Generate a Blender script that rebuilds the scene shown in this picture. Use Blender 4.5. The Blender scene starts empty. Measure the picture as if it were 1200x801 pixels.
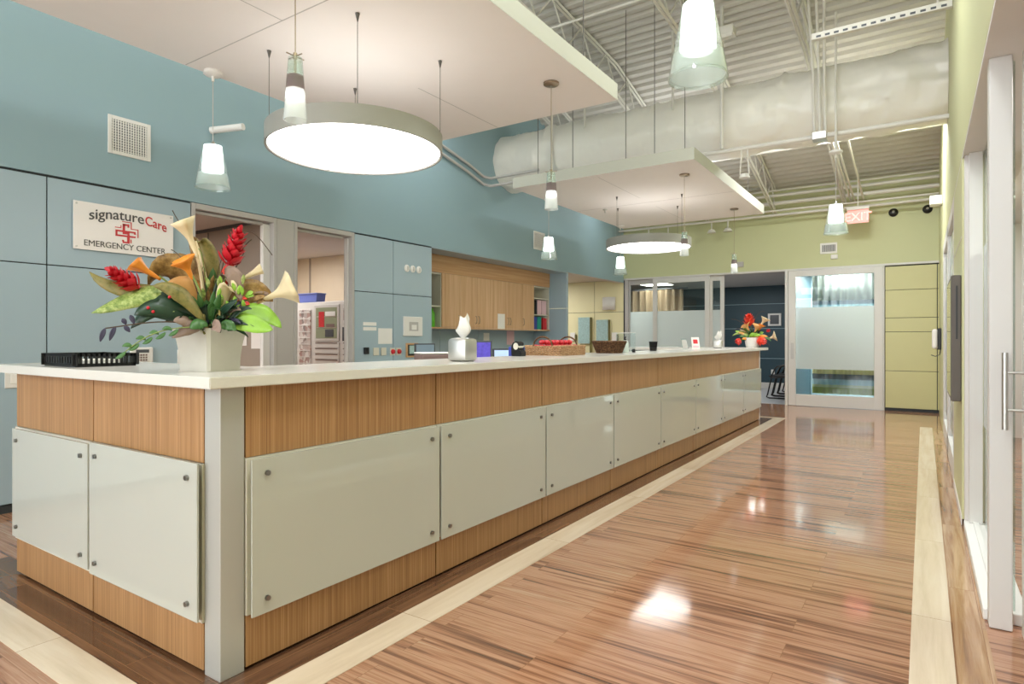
import bpy, bmesh, math, random
from mathutils import Vector, Matrix, noise as mnoise
random.seed(7)
C = bpy.context.scene.collection
PI = math.pi

# ------------------------------------------------------------------ materials
def lin(h):
    h = h.lstrip('#'); v = [int(h[i:i+2], 16)/255 for i in (0, 2, 4)]
    return [x/12.92 if x <= .04045 else ((x+.055)/1.055)**2.4 for x in v] + [1]
def new(name):
    m = bpy.data.materials.new(name); m.use_nodes = True
    nt = m.node_tree; b = nt.nodes['Principled BSDF']; return m, nt, b
def node(nt, t, **k):
    n = nt.nodes.new(t)
    for a, v in k.items(): setattr(n, a, v)
    return n
def ramp(nt, stops):
    r = node(nt, 'ShaderNodeValToRGB'); e = r.color_ramp.elements
    while len(e) < len(stops): e.new(.5)
    for el, (p, c) in zip(e, stops): el.position = p; el.color = lin(c)
    return r
def plain(name, col, rough=.5, metal=0, spec=.5, var=.04, scale=6, bump=0, bscale=60, emit=None, coat=0):
    m, nt, b = new(name); L = nt.links
    b.inputs['Roughness'].default_value = rough; b.inputs['Metallic'].default_value = metal
    b.inputs['Specular IOR Level'].default_value = spec; b.inputs['Coat Weight'].default_value = coat
    b.inputs['Coat Roughness'].default_value = .05
    tc = node(nt, 'ShaderNodeTexCoord')
    n = node(nt, 'ShaderNodeTexNoise'); n.inputs['Scale'].default_value = scale; n.inputs['Detail'].default_value = 3
    L.new(tc.outputs['Object'], n.inputs['Vector'])
    c = lin(col); mx = node(nt, 'ShaderNodeMix', data_type='RGBA')
    mx.inputs[6].default_value = [x*(1-var) for x in c[:3]]+[1]; mx.inputs[7].default_value = [min(1, x*(1+var)) for x in c[:3]]+[1]
    L.new(n.outputs['Fac'], mx.inputs[0]); L.new(mx.outputs[2], b.inputs['Base Color'])
    if bump:
        n2 = node(nt, 'ShaderNodeTexNoise'); n2.inputs['Scale'].default_value = bscale; n2.inputs['Detail'].default_value = 4
        L.new(tc.outputs['Object'], n2.inputs['Vector'])
        bp = node(nt, 'ShaderNodeBump'); bp.inputs['Strength'].default_value = bump; bp.inputs['Distance'].default_value = .01
        L.new(n2.outputs['Fac'], bp.inputs['Height']); L.new(bp.outputs[0], b.inputs['Normal'])
    if emit:
        b.inputs['Emission Color'].default_value = lin(emit[0]); b.inputs['Emission Strength'].default_value = emit[1]
    return m
def grain(name, c0, c1, c2, sc=(90, 90, 1.5), rough=.35, spec=.4, bump=.03):
    m, nt, b = new(name); L = nt.links
    tc = node(nt, 'ShaderNodeTexCoord'); mp = node(nt, 'ShaderNodeMapping'); mp.inputs['Scale'].default_value = sc
    L.new(tc.outputs['Object'], mp.inputs['Vector'])
    n = node(nt, 'ShaderNodeTexNoise'); n.inputs['Scale'].default_value = 1; n.inputs['Detail'].default_value = 5; n.inputs['Roughness'].default_value = .62
    L.new(mp.outputs[0], n.inputs['Vector'])
    r = ramp(nt, [(.3, c0), (.5, c1), (.7, c2)]); L.new(n.outputs['Fac'], r.inputs[0]); L.new(r.outputs[0], b.inputs['Base Color'])
    bp = node(nt, 'ShaderNodeBump'); bp.inputs['Strength'].default_value = bump; bp.inputs['Distance'].default_value = .004
    L.new(n.outputs['Fac'], bp.inputs['Height']); L.new(bp.outputs[0], b.inputs['Normal'])
    b.inputs['Roughness'].default_value = rough; b.inputs['Specular IOR Level'].default_value = spec
    return m
def planks(name, stops, along='X', rough=.09, row=.125, length=1.22, stretch=24, shift=0):
    m, nt, b = new(name); L = nt.links
    tc = node(nt, 'ShaderNodeTexCoord'); sp = node(nt, 'ShaderNodeSeparateXYZ'); cb = node(nt, 'ShaderNodeCombineXYZ')
    L.new(tc.outputs['Object'], sp.inputs[0])
    a, c = ('X', 'Y') if along == 'X' else ('Y', 'X')
    L.new(sp.outputs[a], cb.inputs['X']); sh = node(nt, 'ShaderNodeMath', operation='ADD'); sh.inputs[1].default_value = shift; L.new(sp.outputs[c], sh.inputs[0]); L.new(sh.outputs[0], cb.inputs['Y'])
    br = node(nt, 'ShaderNodeTexBrick'); br.offset = .37; br.offset_frequency = 2
    br.inputs['Color1'].default_value = (0, 0, 0, 1); br.inputs['Color2'].default_value = (1, 1, 1, 1); br.inputs['Mortar'].default_value = (.5, .5, .5, 1)
    br.inputs['Scale'].default_value = 1; br.inputs['Mortar Size'].default_value = .0012; br.inputs['Mortar Smooth'].default_value = .1
    br.inputs['Brick Width'].default_value = length; br.inputs['Row Height'].default_value = row
    L.new(cb.outputs[0], br.inputs['Vector'])
    mp = node(nt, 'ShaderNodeMapping'); mp.inputs['Scale'].default_value = (1.1, stretch, 1); L.new(cb.outputs[0], mp.inputs['Vector'])
    off = node(nt, 'ShaderNodeVectorMath', operation='MULTIPLY_ADD'); L.new(br.outputs['Color'], off.inputs[0])
    off.inputs[1].default_value = (13, 7, 5); L.new(mp.outputs[0], off.inputs[2])
    n = node(nt, 'ShaderNodeTexNoise'); n.inputs['Scale'].default_value = 1; n.inputs['Detail'].default_value = 6; n.inputs['Roughness'].default_value = .6
    n.inputs['Distortion'].default_value = .35
    L.new(off.outputs[0], n.inputs['Vector'])
    ad = node(nt, 'ShaderNodeMath', operation='MULTIPLY_ADD'); L.new(br.outputs['Color'], ad.inputs[0]); ad.inputs[1].default_value = .12
    L.new(n.outputs['Fac'], ad.inputs[2])
    r = ramp(nt, stops); L.new(ad.outputs[0], r.inputs[0])
    mx = node(nt, 'ShaderNodeMix', data_type='RGBA'); L.new(br.outputs['Fac'], mx.inputs[0]); L.new(r.outputs[0], mx.inputs[6])
    mx.inputs[7].default_value = lin('#8d6648'); L.new(mx.outputs[2], b.inputs['Base Color'])
    w = node(nt, 'ShaderNodeTexNoise'); w.inputs['Scale'].default_value = 5; w.inputs['Detail'].default_value = 2; L.new(tc.outputs['Object'], w.inputs['Vector'])
    bp = node(nt, 'ShaderNodeBump'); bp.inputs['Strength'].default_value = .05; bp.inputs['Distance'].default_value = .01
    L.new(w.outputs['Fac'], bp.inputs['Height']); L.new(bp.outputs[0], b.inputs['Normal'])
    b.inputs['Roughness'].default_value = rough; b.inputs['Specular IOR Level'].default_value = .85
    return m
def glassy(name, tint='#eef6f3', refl=1.0, rough=.02, haze=0, hazecol='#ffffff', ior=1.5):
    m, nt, b = new(name); L = nt.links; nt.nodes.remove(b)
    out = nt.nodes['Material Output']
    tr = node(nt, 'ShaderNodeBsdfTransparent'); tr.inputs[0].default_value = lin(tint)
    base = tr.outputs[0]
    if haze:
        df = node(nt, 'ShaderNodeBsdfDiffuse'); df.inputs[0].default_value = lin(hazecol)
        tl = node(nt, 'ShaderNodeBsdfTranslucent'); tl.inputs[0].default_value = lin(hazecol)
        ms = node(nt, 'ShaderNodeMixShader'); ms.inputs[0].default_value = .5; L.new(df.outputs[0], ms.inputs[1]); L.new(tl.outputs[0], ms.inputs[2])
        m2 = node(nt, 'ShaderNodeMixShader'); m2.inputs[0].default_value = haze; L.new(tr.outputs[0], m2.inputs[1]); L.new(ms.outputs[0], m2.inputs[2])
        base = m2.outputs[0]
    gl = node(nt, 'ShaderNodeBsdfGlossy'); gl.inputs['Roughness'].default_value = rough
    fr = node(nt, 'ShaderNodeFresnel'); ge = node(nt, 'ShaderNodeNewGeometry'); mi = node(nt, 'ShaderNodeMix'); mi.inputs[2].default_value = ior; mi.inputs[3].default_value = 1/ior
    L.new(ge.outputs['Backfacing'], mi.inputs[0]); L.new(mi.outputs[0], fr.inputs[0])
    mu = node(nt, 'ShaderNodeMath', operation='MULTIPLY'); mu.inputs[1].default_value = refl; L.new(fr.outputs[0], mu.inputs[0])
    mm = node(nt, 'ShaderNodeMixShader'); L.new(mu.outputs[0], mm.inputs[0]); L.new(base, mm.inputs[1]); L.new(gl.outputs[0], mm.inputs[2])
    L.new(mm.outputs[0], out.inputs[0]); return m
def glow(name, col, s):
    m, nt, b = new(name); b.inputs['Base Color'].default_value = lin('#f4f4f4'); b.inputs['Roughness'].default_value = .5
    b.inputs['Emission Color'].default_value = lin(col); b.inputs['Emission Strength'].default_value = s; return m

M = dict(
 blue=plain('blue_paint', '#93aeb8', .55, var=.03, scale=1.2, bump=.04, bscale=150),
 bluepanel=plain('blue_panel_laminate', '#a3b8c4', .32, var=.02, scale=1),
 green=plain('green_paint', '#c6c99c', .55, var=.03, scale=1.2, bump=.04, bscale=150),
 greenlite=plain('pale_green_paint', '#cccd9f', .5, var=.03, scale=1.2),
 yellow=plain('pale_yellow_panel', '#e8e0b4', .45, var=.02),
 greenpanel=plain('green_panel_laminate', '#c9c590', .35, var=.02),
 seam=plain('dark_seam', '#2e3336', .7), black=plain('black_plastic', '#17181a', .4, var=.1),
 deck=plain('deck_paint', '#c9c5be', .55, var=.06, scale=4), steel_white=plain('painted_steel', '#dad7d0', .5, var=.05),
 duct=plain('white_insulation_wrap', '#efece4', .35, var=.03, bump=.6, bscale=9),
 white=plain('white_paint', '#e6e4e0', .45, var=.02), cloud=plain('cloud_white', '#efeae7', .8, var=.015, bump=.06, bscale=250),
 cloudedge=plain('cloud_edge', '#b9b9ac', .6, var=.02), frame=plain('pale_aluminium_frame', '#d6d4d0', .38, var=.02),
 greyframe=plain('grey_frame', '#b9b6b3', .4, var=.02), post=plain('grey_aluminium', '#b4b3ae', .35, metal=.15, var=.02),
 bamboo=grain('bamboo_veneer', '#8a6340', '#a67c52', '#bd946a', (150, 150, 1.3)),
 maple=grain('maple_veneer', '#c79c72', '#d3ab82', '#deb993', (26, 26, 1.0)),
 mapledark=grain('maple_fascia', '#bd8c60', '#c89b6f', '#d5ab80', (1, 1.0, 40)),
 top=plain('white_quartz', '#d9d6cf', .18, var=.03, scale=220),
 backglass=plain('back_painted_glass', '#bbbdb5', .04, spec=.6, var=.01), cream=plain('cream_board', '#d6d2c4', .4, var=.02),
 chrome=plain('brushed_steel', '#c8c6c2', .36, metal=1, var=.03), steel_dark=plain('satin_steel', '#8f8d8a', .3, metal=1), nickel=plain('nickel', '#a59684', .3, metal=1),
 glass=glassy('clear_glass'), frost=glassy('frosted_film', '#ffffff', .8, .15, .8, '#eef4f4'),
 shade=glassy('clear_shade_glass', '#f3faf7', 1.3, .02, .10, '#ffffff', 1.55), shadefrost=glassy('frosted_shade_glass', '#ffffff', .8, .1, .5, '#e6ecea'),
 smoke=glassy('smoky_glass', '#bdb4b4', 1, .05, .35, '#b5aaa8'),
 lens=glow('lamp_lens', '#fffaf5', 5.0), toplens=glow('lamp_top_lens', '#fffaf5', .9), core=glow('lamp_core', '#f2fffa', 2.6), pcore=glow('small_lamp_core', '#fff4f2', 3.0),
 panel=glow('troffer_lens', '#fff8ee', 9.0), rim=plain('warm_grey_rim', '#9c9c96', .5, var=.02),
 floor=planks('wood_floor', [(.32, '#4c3427'), (.43, '#7b543f'), (.52, '#a27458'), (.60, '#b98d70'), (.70, '#a17457'), (.78, '#bd987b')], stretch=34),
 floordark=planks('dark_plank_border', [(.3, '#35211a'), (.5, '#5c3e2c'), (.68, '#7a583f')], 'Y', row=.1),
 floorend=planks('dark_plank_border_end', [(.3, '#35211a'), (.5, '#5c3e2c'), (.68, '#7a583f')], 'X', row=.1),
 floorright=planks('brown_plank_border', [(.3, '#6d4a30'), (.5, '#a57d58'), (.68, '#c6a581')], 'Y', row=.1),
 inlay=planks('cream_inlay', [(.3, '#cdb99f'), (.5, '#dcc9b0'), (.7, '#e6d6c0')], 'Y', row=20, rough=.12, stretch=16, shift=3.3),
 inlayx=planks('cream_inlay_end', [(.3, '#cdb99f'), (.5, '#dcc9b0'), (.7, '#e6d6c0')], 'X', row=20, rough=.12, stretch=16, shift=3.3),
 tile=plain('pale_tile', '#b9bcbf', .3, var=.05), navy=plain('navy_paint', '#28434f', .5, var=.03),
 taupe=plain('taupe_paint', '#a1968a', .5), beige=plain('beige_paint', '#d9cbb5', .55), ceil=plain('white_ceiling', '#d3cdca', .8),
 red=plain('red_plastic', '#c4202b', .35), stone=plain('pale_stone', '#bdb8ae', .55, var=.05, scale=30), soil=plain('dark_moss', '#3a2f22', .9, var=.3, scale=60),
 paper=plain('white_paper', '#eeece8', .7, var=.02), pink=plain('pink_paper', '#e7c3cc', .7), teal=plain('teal_card', '#1f9a8b', .5),
 lime=plain('lime_green_plastic', '#5fbb22', .35), wire=plain('dark_wire', '#5e5a55', .5), signwhite=plain('sign_white', '#efeae8', .25, var=.01),
 lettergrey=plain('letter_grey', '#4d4a4b', .35, var=.2, scale=20), letterred=plain('letter_red', '#c51f28', .35),
 screenpurple=plain('purple_screen', '#5a4fb0', .3, var=.5, scale=40, emit=('#5246b4', .35)), screengrey=plain('blue_grey_screen', '#8296a4', .2, emit=('#8296a4', .15)), screenblue=plain('pale_blue_screen', '#bcd4ee', .3, emit=('#bcd4ee', .4)),
 bluebin=plain('blue_plastic', '#6f7fd0', .4), blueb=plain('royal_blue_card', '#3d4aa8', .5), greyd=plain('dark_grey', '#4b4f55', .4), brownd=plain('brown_plastic', '#7a6460', .5),
 wicker=grain('pale_wicker', '#7d5b40', '#b08a66', '#d6b894', (60, 60, 160), .7, .2, .4), wickerd=grain('dark_wicker', '#2c1d14', '#5a3f2c', '#94704f', (60, 60, 160), .7, .2, .4),
 redwrap=plain('red_wrapper', '#d2323c', .3, var=.3, scale=60), acryl=glassy('clear_acrylic', '#f5fbfb', .6, .02, .05),
 exitp=plain('pink_exit_plate', '#e8b9b3', .3, emit=('#ff8f86', .35)), exitr=glow('exit_red_letters', '#ff1d1d', 2.0),
 tvscreen=plain('glossy_green_grey_board', '#9aa287', .06), tvside=plain('dark_taupe_plastic', '#5d564f', .5),
 poster=plain('pale_blue_poster', '#a9c6c6', .3, var=.35, scale=45), olive=plain('olive_strip', '#6d6a3e', .5),
)

m_, nt, b = new('wrinkled_wrap'); b.inputs['Base Color'].default_value = lin('#ece9e1'); b.inputs['Roughness'].default_value = .34
tc = node(nt, 'ShaderNodeTexCoord'); n1 = node(nt, 'ShaderNodeTexNoise', noise_type='RIDGED_MULTIFRACTAL'); n1.inputs['Scale'].default_value = 3.2; n1.inputs['Detail'].default_value = 4; n1.inputs['Distortion'].default_value = .6
bp = node(nt, 'ShaderNodeBump'); bp.inputs['Strength'].default_value = .55; bp.inputs['Distance'].default_value = .05
nt.links.new(tc.outputs['Object'], n1.inputs['Vector']); nt.links.new(n1.outputs['Fac'], bp.inputs['Height']); nt.links.new(bp.outputs[0], b.inputs['Normal']); M['duct'] = m_

# ------------------------------------------------------------------ mesh helpers
class MB:
    def __init__(s): s.bm = bmesh.new()
    def box(s, x0, x1, y0, y1, z0, z1, bev=0, mtx=None):
        r = bmesh.ops.create_cube(s.bm, size=1)['verts']
        sx, sy, sz = abs(x1-x0), abs(y1-y0), abs(z1-z0); c = Vector(((x0+x1)/2, (y0+y1)/2, (z0+z1)/2))
        for v in r: v.co = Vector((v.co.x*sx, v.co.y*sy, v.co.z*sz)) + c
        if bev:
            es = list({e for v in r for e in v.link_edges})
            g = bmesh.ops.bevel(s.bm, geom=es, offset=min(bev, sx*.45, sy*.45, sz*.45), segments=2, affect='EDGES', profile=.5)
            r = list({v for f in g['faces'] for v in f.verts} | {v for v in r if v.is_valid})
        if mtx:
            for v in r: v.co = mtx @ v.co
        return s
    def tube(s, pts, rad, n=8, cap=True, closed=False):
        pts = [Vector(p) for p in pts]; rr = rad if isinstance(rad, (list, tuple)) else [rad]*len(pts)
        rings = []; prev = None; N = len(pts)
        for i, p in enumerate(pts):
            if closed: t = (pts[(i+1) % N]-pts[i-1])
            else: t = (pts[min(i+1, N-1)]-pts[max(i-1, 0)])
            t.normalize()
            if prev is None:
                a = Vector((0, 0, 1)) if abs(t.z) < .9 else Vector((1, 0, 0)); u = t.cross(a).normalized()
            else: u = (prev - t*prev.dot(t)).normalized()
            prev = u; w = t.cross(u)
            rings.append([s.bm.verts.new(p + (u*math.cos(2*PI*k/n)+w*math.sin(2*PI*k/n))*rr[i]) for k in range(n)])
        for i in range(N if closed else N-1):
            A, B_ = rings[i], rings[(i+1) % N]
            for k in range(n): s.bm.faces.new((A[k], A[(k+1) % n], B_[(k+1) % n], B_[k]))
        if cap and not closed:
            s.bm.faces.new(rings[0][::-1]); s.bm.faces.new(rings[-1])
        return s
    def lathe(s, prof, n=32, c=(0, 0, 0), cap=False, sx=1, sy=1):
        rings = [[s.bm.verts.new((c[0]+r*math.cos(2*PI*k/n)*sx, c[1]+r*math.sin(2*PI*k/n)*sy, c[2]+z)) for k in range(n)] for r, z in prof]
        for A, B_ in zip(rings, rings[1:]):
            for k in range(n): s.bm.faces.new((A[k], A[(k+1) % n], B_[(k+1) % n], B_[k]))
        if cap: s.bm.faces.new(rings[0][::-1]); s.bm.faces.new(rings[-1])
        return s
    def grid(s, rows, thick=0):
        V = [[s.bm.verts.new(p) for p in r] for r in rows]
        for a, b in zip(V, V[1:]):
            for k in range(len(a)-1): s.bm.faces.new((a[k], a[k+1], b[k+1], b[k]))
        return s
    def prism(s, poly, axis, a0, a1):
        def P(p, a): return {'X': (a, p[0], p[1]), 'Y': (p[0], a, p[1]), 'Z': (p[0], p[1], a)}[axis]
        A = [s.bm.verts.new(P(p, a0)) for p in poly]; B_ = [s.bm.verts.new(P(p, a1)) for p in poly]
        s.bm.faces.new(A[::-1]); s.bm.faces.new(B_); n = len(poly)
        for i in range(n): s.bm.faces.new((A[i], A[(i+1) % n], B_[(i+1) % n], B_[i]))
        return s
    def ball(s, c, r, sc=(1, 1, 1), sub=2):
        v = bmesh.ops.create_icosphere(s.bm, subdivisions=sub, radius=r)['verts']
        for q in v: q.co = Vector((q.co.x*sc[0], q.co.y*sc[1], q.co.z*sc[2])) + Vector(c)
        return s
    def build(s, name, mat, parent=None, smooth=None, solid=0, at=None):
        bmesh.ops.recalc_face_normals(s.bm, faces=s.bm.faces)
        me = bpy.data.meshes.new(name); s.bm.to_mesh(me); s.bm.free()
        o = bpy.data.objects.new(name, me); C.objects.link(o)
        me.materials.append(M[mat] if isinstance(mat, str) else mat)
        if smooth:
            for p in me.polygons: p.use_smooth = True
            try: me.set_sharp_from_angle(angle=math.radians(smooth))
            except Exception: pass
        if solid:
            md = o.modifiers.new('thickness', 'SOLIDIFY'); md.thickness = solid; md.offset = 0
        if parent is not None: o.parent = parent
        if at is not None: o.location = at
        return o
def tag(o, label=None, cat=None, group=None, kind=None):
    if label: o['label'] = label
    if cat: o['category'] = cat
    if group: o['group'] = group
    if kind: o['kind'] = kind
    return o
def thing(name, label, cat, loc=(0, 0, 0), rz=0, group=None, kind=None):
    o = bpy.data.objects.new(name, None); C.objects.link(o); o.empty_display_size = .1
    o.location = loc; o.rotation_euler = (0, 0, rz); return tag(o, label, cat, group, kind)
def dup(root, loc, rz, label=None):
    r = root.copy(); C.objects.link(r); r.location = loc; r.rotation_euler = (0, 0, rz)
    if label: r['label'] = label
    for ch in list(root.children):
        c = ch.copy(); C.objects.link(c); c.parent = r
        for g in list(ch.children):
            d = g.copy(); C.objects.link(d); d.parent = c
    return r
def bx(name, mat, x0, x1, y0, y1, z0, z1, parent=None, bev=0):
    return MB().box(x0, x1, y0, y1, z0, z1, bev).build(name, mat, parent)
def st(o, label=None, cat=None): return tag(o, label, cat, kind='structure')
def part(o, label): o['label'] = label; return o

XW, XR, YF, ZP = -5.265, .205, 12.14, 2.385
def zdeck(y): return 4.99+.06*(7.8-y) if y < 7.8 else 4.99-.24*(y-7.8)

# ------------------------------------------------------------------ floors
st(bx('floor', 'floor', -9.4, 2.6, -4, YF+.05, -.08, 0), 'glossy reddish-brown striped plank floor', 'floor')
st(bx('floor', 'tile', -9.4, 2.6, YF+.05, 16.2, -.08, .0), 'pale grey tile floor of the navy room', 'floor')
f = thing('floor_border', 'brown plank border of the floor with cream inlay stripes', 'floor', kind='structure')
bx('border_plank', 'floordark', -2.1, -1.90, 1.07, 9.98, 0, .0012, f)
bx('border_plank', 'floorend', -4.2, -1.90, 1.065, 1.3, 0, .0010, f)
bx('border_plank', 'floorright', .095, .215, -3.9, 10.1, 0, .0012, f)
bx('inlay_stripe', 'inlay', -1.90, -1.737, .915, 10.13, 0, .0022, f)
bx('inlay_stripe', 'inlayx', -4.2, -1.737, .915, 1.065, 0, .0018, f)
bx('inlay_stripe', 'inlayx', -4.2, -1.90, 9.98, 10.13, 0, .0018, f)
bx('inlay_stripe', 'inlay', -.044, .095, -3.9, 10.1, 0, .0022, f)

# ------------------------------------------------------------------ left wall
wl = st(bx('wall_left', 'blue', XW-.12, XW, -4, YF, ZP+.002, 5.75), 'upper blue painted wall band on the left', 'wall')
m = MB()
m.box(XW-.12, XW-.014, -4, 2.9, 0, ZP); m.box(XW-.12, XW-.014, 4.74, 6.04, 0, ZP)
m.box(XW-.80, XW-.69, 6.04, 9.64, 0, ZP)
m.build('wall_core', 'seam', wl)
bx('alcove_soffit', 'bluepanel', XW-.8, XW-.002, 6.04, 9.64, ZP-.012, ZP+.0, wl)
for y0, y1 in ((-4, -.23), (-.222, .806), (.814, 1.844), (1.852, 2.895), (4.745, 5.341), (5.349, 6.035)):
    for z0, z1 in ((.06, 1.732), (1.74, ZP-.016)):
        bx('wall_panel', 'bluepanel', XW-.0135, XW, y0, y1, z0, z1, wl, .002)
for y0, y1 in ((6.045, 6.995), (7.0, 7.94), (7.945, 8.9), (8.905, 9.63)):
    bx('backsplash_panel', 'bluepanel', XW-.69, XW-.68, y0, y1, 0, ZP-.02, wl, .002)
bx('alcove_side', 'bluepanel', XW-.80, XW-.016, 6.02, 6.04, 0, ZP-.014, wl)
for z0, z1 in ((0, 1.742), (1.75, ZP-.0125)):
    bx('alcove_side', 'bluepanel', XW-.80, XW, 9.64, 9.70, z0, z1, wl, .002)
st(bx('baseboard_left', 'seam', XW-.002, XW+.008, -4, 2.89, 0, .05), 'thin dark baseboard under the blue panels', 'baseboard')

# hall opening beyond the alcove
st(bx('ceiling', 'ceil', -9.3, XW-.12, 9.64, YF, 2.44, 2.5), 'pale lowered ceiling of the side hall', 'ceiling')
bx('ceiling_lip', 'ceil', XW-.12, XW-.001, 9.70, YF, ZP-.004, ZP, wl)
st(bx('wall_hall', 'bluepanel', -9.3, XW-.80, 9.64, 9.74, 0, 2.44), 'blue side wall of the hall', 'wall')
st(bx('wall_hall_end', 'yellow', -9.4, -9.3, 9.64, YF, 0, 2.5), 'yellow end wall of the hall', 'wall')

# doorways in the left wall
def doorway(n, y0, y1, label):
    d = thing('door_%d' % n, label, 'doorway', kind='structure')
    m = MB(); m.box(XW-.13, XW+.004, y0, y0+.035, 0, ZP-.004, .003); m.box(XW-.13, XW+.004, y1-.035, y1, 0, ZP-.004, .003)
    m.box(XW-.13, XW+.004, y0+.035, y1-.035, ZP-.054, ZP-.004, .003); m.build('door_frame', 'greyframe', d)
    m = MB(); m.box(XW-.10, XW-.05, y1-(.115 if n == 1 else .055), y1-.037, 0, ZP-.07, .004); m.build('door_stile', 'frame', d)
    m = MB(); m.box(XW-.10, XW-.05, y0+.04, y1-.12, ZP-.085, ZP-.06, .003); m.build('sliding_track', 'greyframe', d)
    return d
doorway(1, 2.905, 3.75, 'grey framed doorway behind the large flower arrangement')
doorway(2, 3.955, 4.74, 'grey framed doorway to the medicine store room')
st(bx('wall_post', 'greyframe', XW-.13, XW, 3.752, 3.953, 0, ZP-.004, bev=.004), 'grey post between the two left doorways', 'post')
# rooms behind the doorways
r1 = thing('wall_store_rooms', 'walls of the rooms behind the left doorways', 'wall', kind='structure')
bx('partition', 'taupe', -9.3, XW-.14, 3.84, 3.92, 0, 2.6, r1)
bx('back_partition', 'beige', -9.3, XW-.81, 7.0, 7.1, 0, 2.6, r1); bx('side_partition', 'beige', XW-.90, XW-.81, 6.05, 7.0, 0, 2.6, r1); bx('side_partition', 'beige', XW-.81, XW-.13, 5.95, 6.015, 0, 2.6, r1)
bx('end_partition', 'beige', -9.4, -9.3, 0, 7.1, 0, 2.6, r1)
bx('front_partition', 'taupe', -9.3, XW-.14, .9, 1.0, 0, 2.6, r1)
m = MB()
for x in (-8.9, -7.9, -6.85): m.box(x, x+.03, 6.985, 7.0, 0, 2.6)
m.build('wall_batten', 'taupe', r1)
m = MB(); m.box(-8.2, -5.5, 3.835, 3.84, 1.60, 1.61); m.box(-6.62, -6.61, 3.835, 3.84, 0, 2.38); m.box(-9.3, -5.4, 3.825, 3.84, 2.385, 2.42); m.build('panel_seam', 'greyd', r1)
st(bx('ceiling', 'ceil', -9.4, XW-.12, 3.84, 7.1, 2.6, 2.66), 'white ceiling of the medicine store room', 'ceiling')
st(bx('ceiling', 'ceil', -9.4, XW-.12, .9, 3.84, 2.42, 2.5), 'pale lowered ceiling behind the doorway by the flower arrangement', 'ceiling')
def troffer(x0, x1, y0, y1, z, label):
    t = thing('ceiling_light', label, 'ceiling light', ((x0+x1)/2, (y0+y1)/2, z)); a, b = (x1-x0)/2, (y1-y0)/2
    bx('light_frame', 'white', -a, a, -b, b, -.02, -.002, t, .004); bx('diffuser', 'panel', -a+.03, a-.03, -b+.03, b-.03, -.024, -.0205, t)
troffer(-8.75, -8.2, 5.6, 6.2, 2.6, 'bright square ceiling light above the medicine cabinets')
troffer(-7.0, -6.4, 1.6, 2.2, 2.42, 'unseen square ceiling light added to light the room behind the flower arrangement')  # out of view, added to light this room
for i, (x, z0, z1, mt) in enumerate(((-5.98, 1.13, 1.26, 'paper'), (-5.72, 1.10, 1.36, 'paper'))):
    o = bx('paper_notice', mt, x-.09, x+.09, 3.834, 3.839, z0, z1); tag(o, ('white paper notice on the taupe wall just right of the planter', 'tall white paper notice on the taupe wall under the lime leaf')[i], 'notice')

# ------------------------------------------------------------------ far wall
wb = thing('wall_back', 'far wall, green above and glazed below', 'wall', kind='structure')
m = MB(); m.box(XW-.12, XR+.1, YF, YF+.12, 2.47, 4.1); m.build('upper_band', 'green', wb)
m = MB(); m.box(-9.3, -5.26, YF, YF+.12, 0, 2.44); m.build('wall_core', 'seam', wb)
for x0, x1 in ((-9.3, -6.95), (-6.942, -5.941), (-5.933, -5.265)):
    for z0, z1 in ((0, 1.77), (1.778, 2.437)): bx('wall_panel', 'yellow', x0, x1, YF-.012, YF, z0, z1, wb, .002)
m = MB(); m.box(-.55, XR, YF+.02, YF+.12, 0, 2.47); m.build('wall_core', 'seam', wb)
zs = (.05, .672, 1.323, 1.557, 2.022, 2.42)
for a, b in zip(zs, zs[1:]):
    bx('wall_panel', 'greenpanel', -.54, .175, YF, YF+.02, a, b-.008, wb, .002); bx('wall_panel', 'greenpanel', .187, XR+.01, YF, YF+.02, a, b-.008, wb, .002)
bx('header_trim', 'frame', -5.25, XR, YF-.02, YF+.1, 2.432, 2.468, wb, .004)
bx('baseboard', 'seam', -.55, XR, YF-.008, YF+.02, 0, .045, wb)

# navy room
nr = thing('wall_navy_room', 'navy walls of the waiting room beyond the far opening', 'wall', kind='structure')
bx('wall_face', 'navy', -7, -1.9, 16, 16.1, 0, 2.6, nr); bx('wall_side', 'navy', -2.02, -1.96, YF+.14, 16, 0, 2.6, nr); bx('wall_side', 'taupe', -7.1, -7, YF+.12, 16, 0, 2.6, nr)
m = MB()
for z in (.72, 1.45, 2.05): m.box(-7, -2.0, 15.995, 16, z, z+.012)
m.build('panel_seam', 'blue', nr)
bx('baseboard', 'frame', -7, -2.02, 15.98, 15.999, 0, .14, nr)
st(bx('ceiling', 'ceil', -7.1, -1.9, YF+.12, 16.1, 2.5, 2.58), 'grey tiled ceiling of the navy waiting room', 'ceiling')
troffer(-5.6, -4.9, 13.6, 14.3, 2.5, 'unseen square ceiling light added to light the navy waiting room')  # added out of view to light the navy room

# ------------------------------------------------------------------ glazing of the far wall
def leaf(name, x0, x1, y, parent, z1=2.43, sw=.085, bot=.2, top=.1, mat='frame', film=True):
    m = MB(); m.box(x0, x0+sw, y-.022, y+.022, .005, z1, .004); m.box(x1-sw, x1, y-.022, y+.022, .005, z1, .004)
    m.box(x0+sw, x1-sw, y-.022, y+.022, z1-top, z1, .004); m.box(x0+sw, x1-sw, y-.022, y+.022, .005, bot, .004)
    m.build(name, mat, parent)
    bx('glass_pane', 'glass', x0+sw, x1-sw, y-.004, y+.004, bot, z1-top, parent)
    if film: bx('frosted_film', 'frost', x0+sw+.002, x1-sw-.002, y-.0075, y-.005, .665, 1.765, parent)
w1 = thing('window_1', 'frosted glass screen left of the navy opening', 'glass partition', kind='structure')
bx('jamb', 'greyframe', -5.235, -5.16, YF-.01, YF+.1, 0, 2.43, w1, .004)
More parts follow.
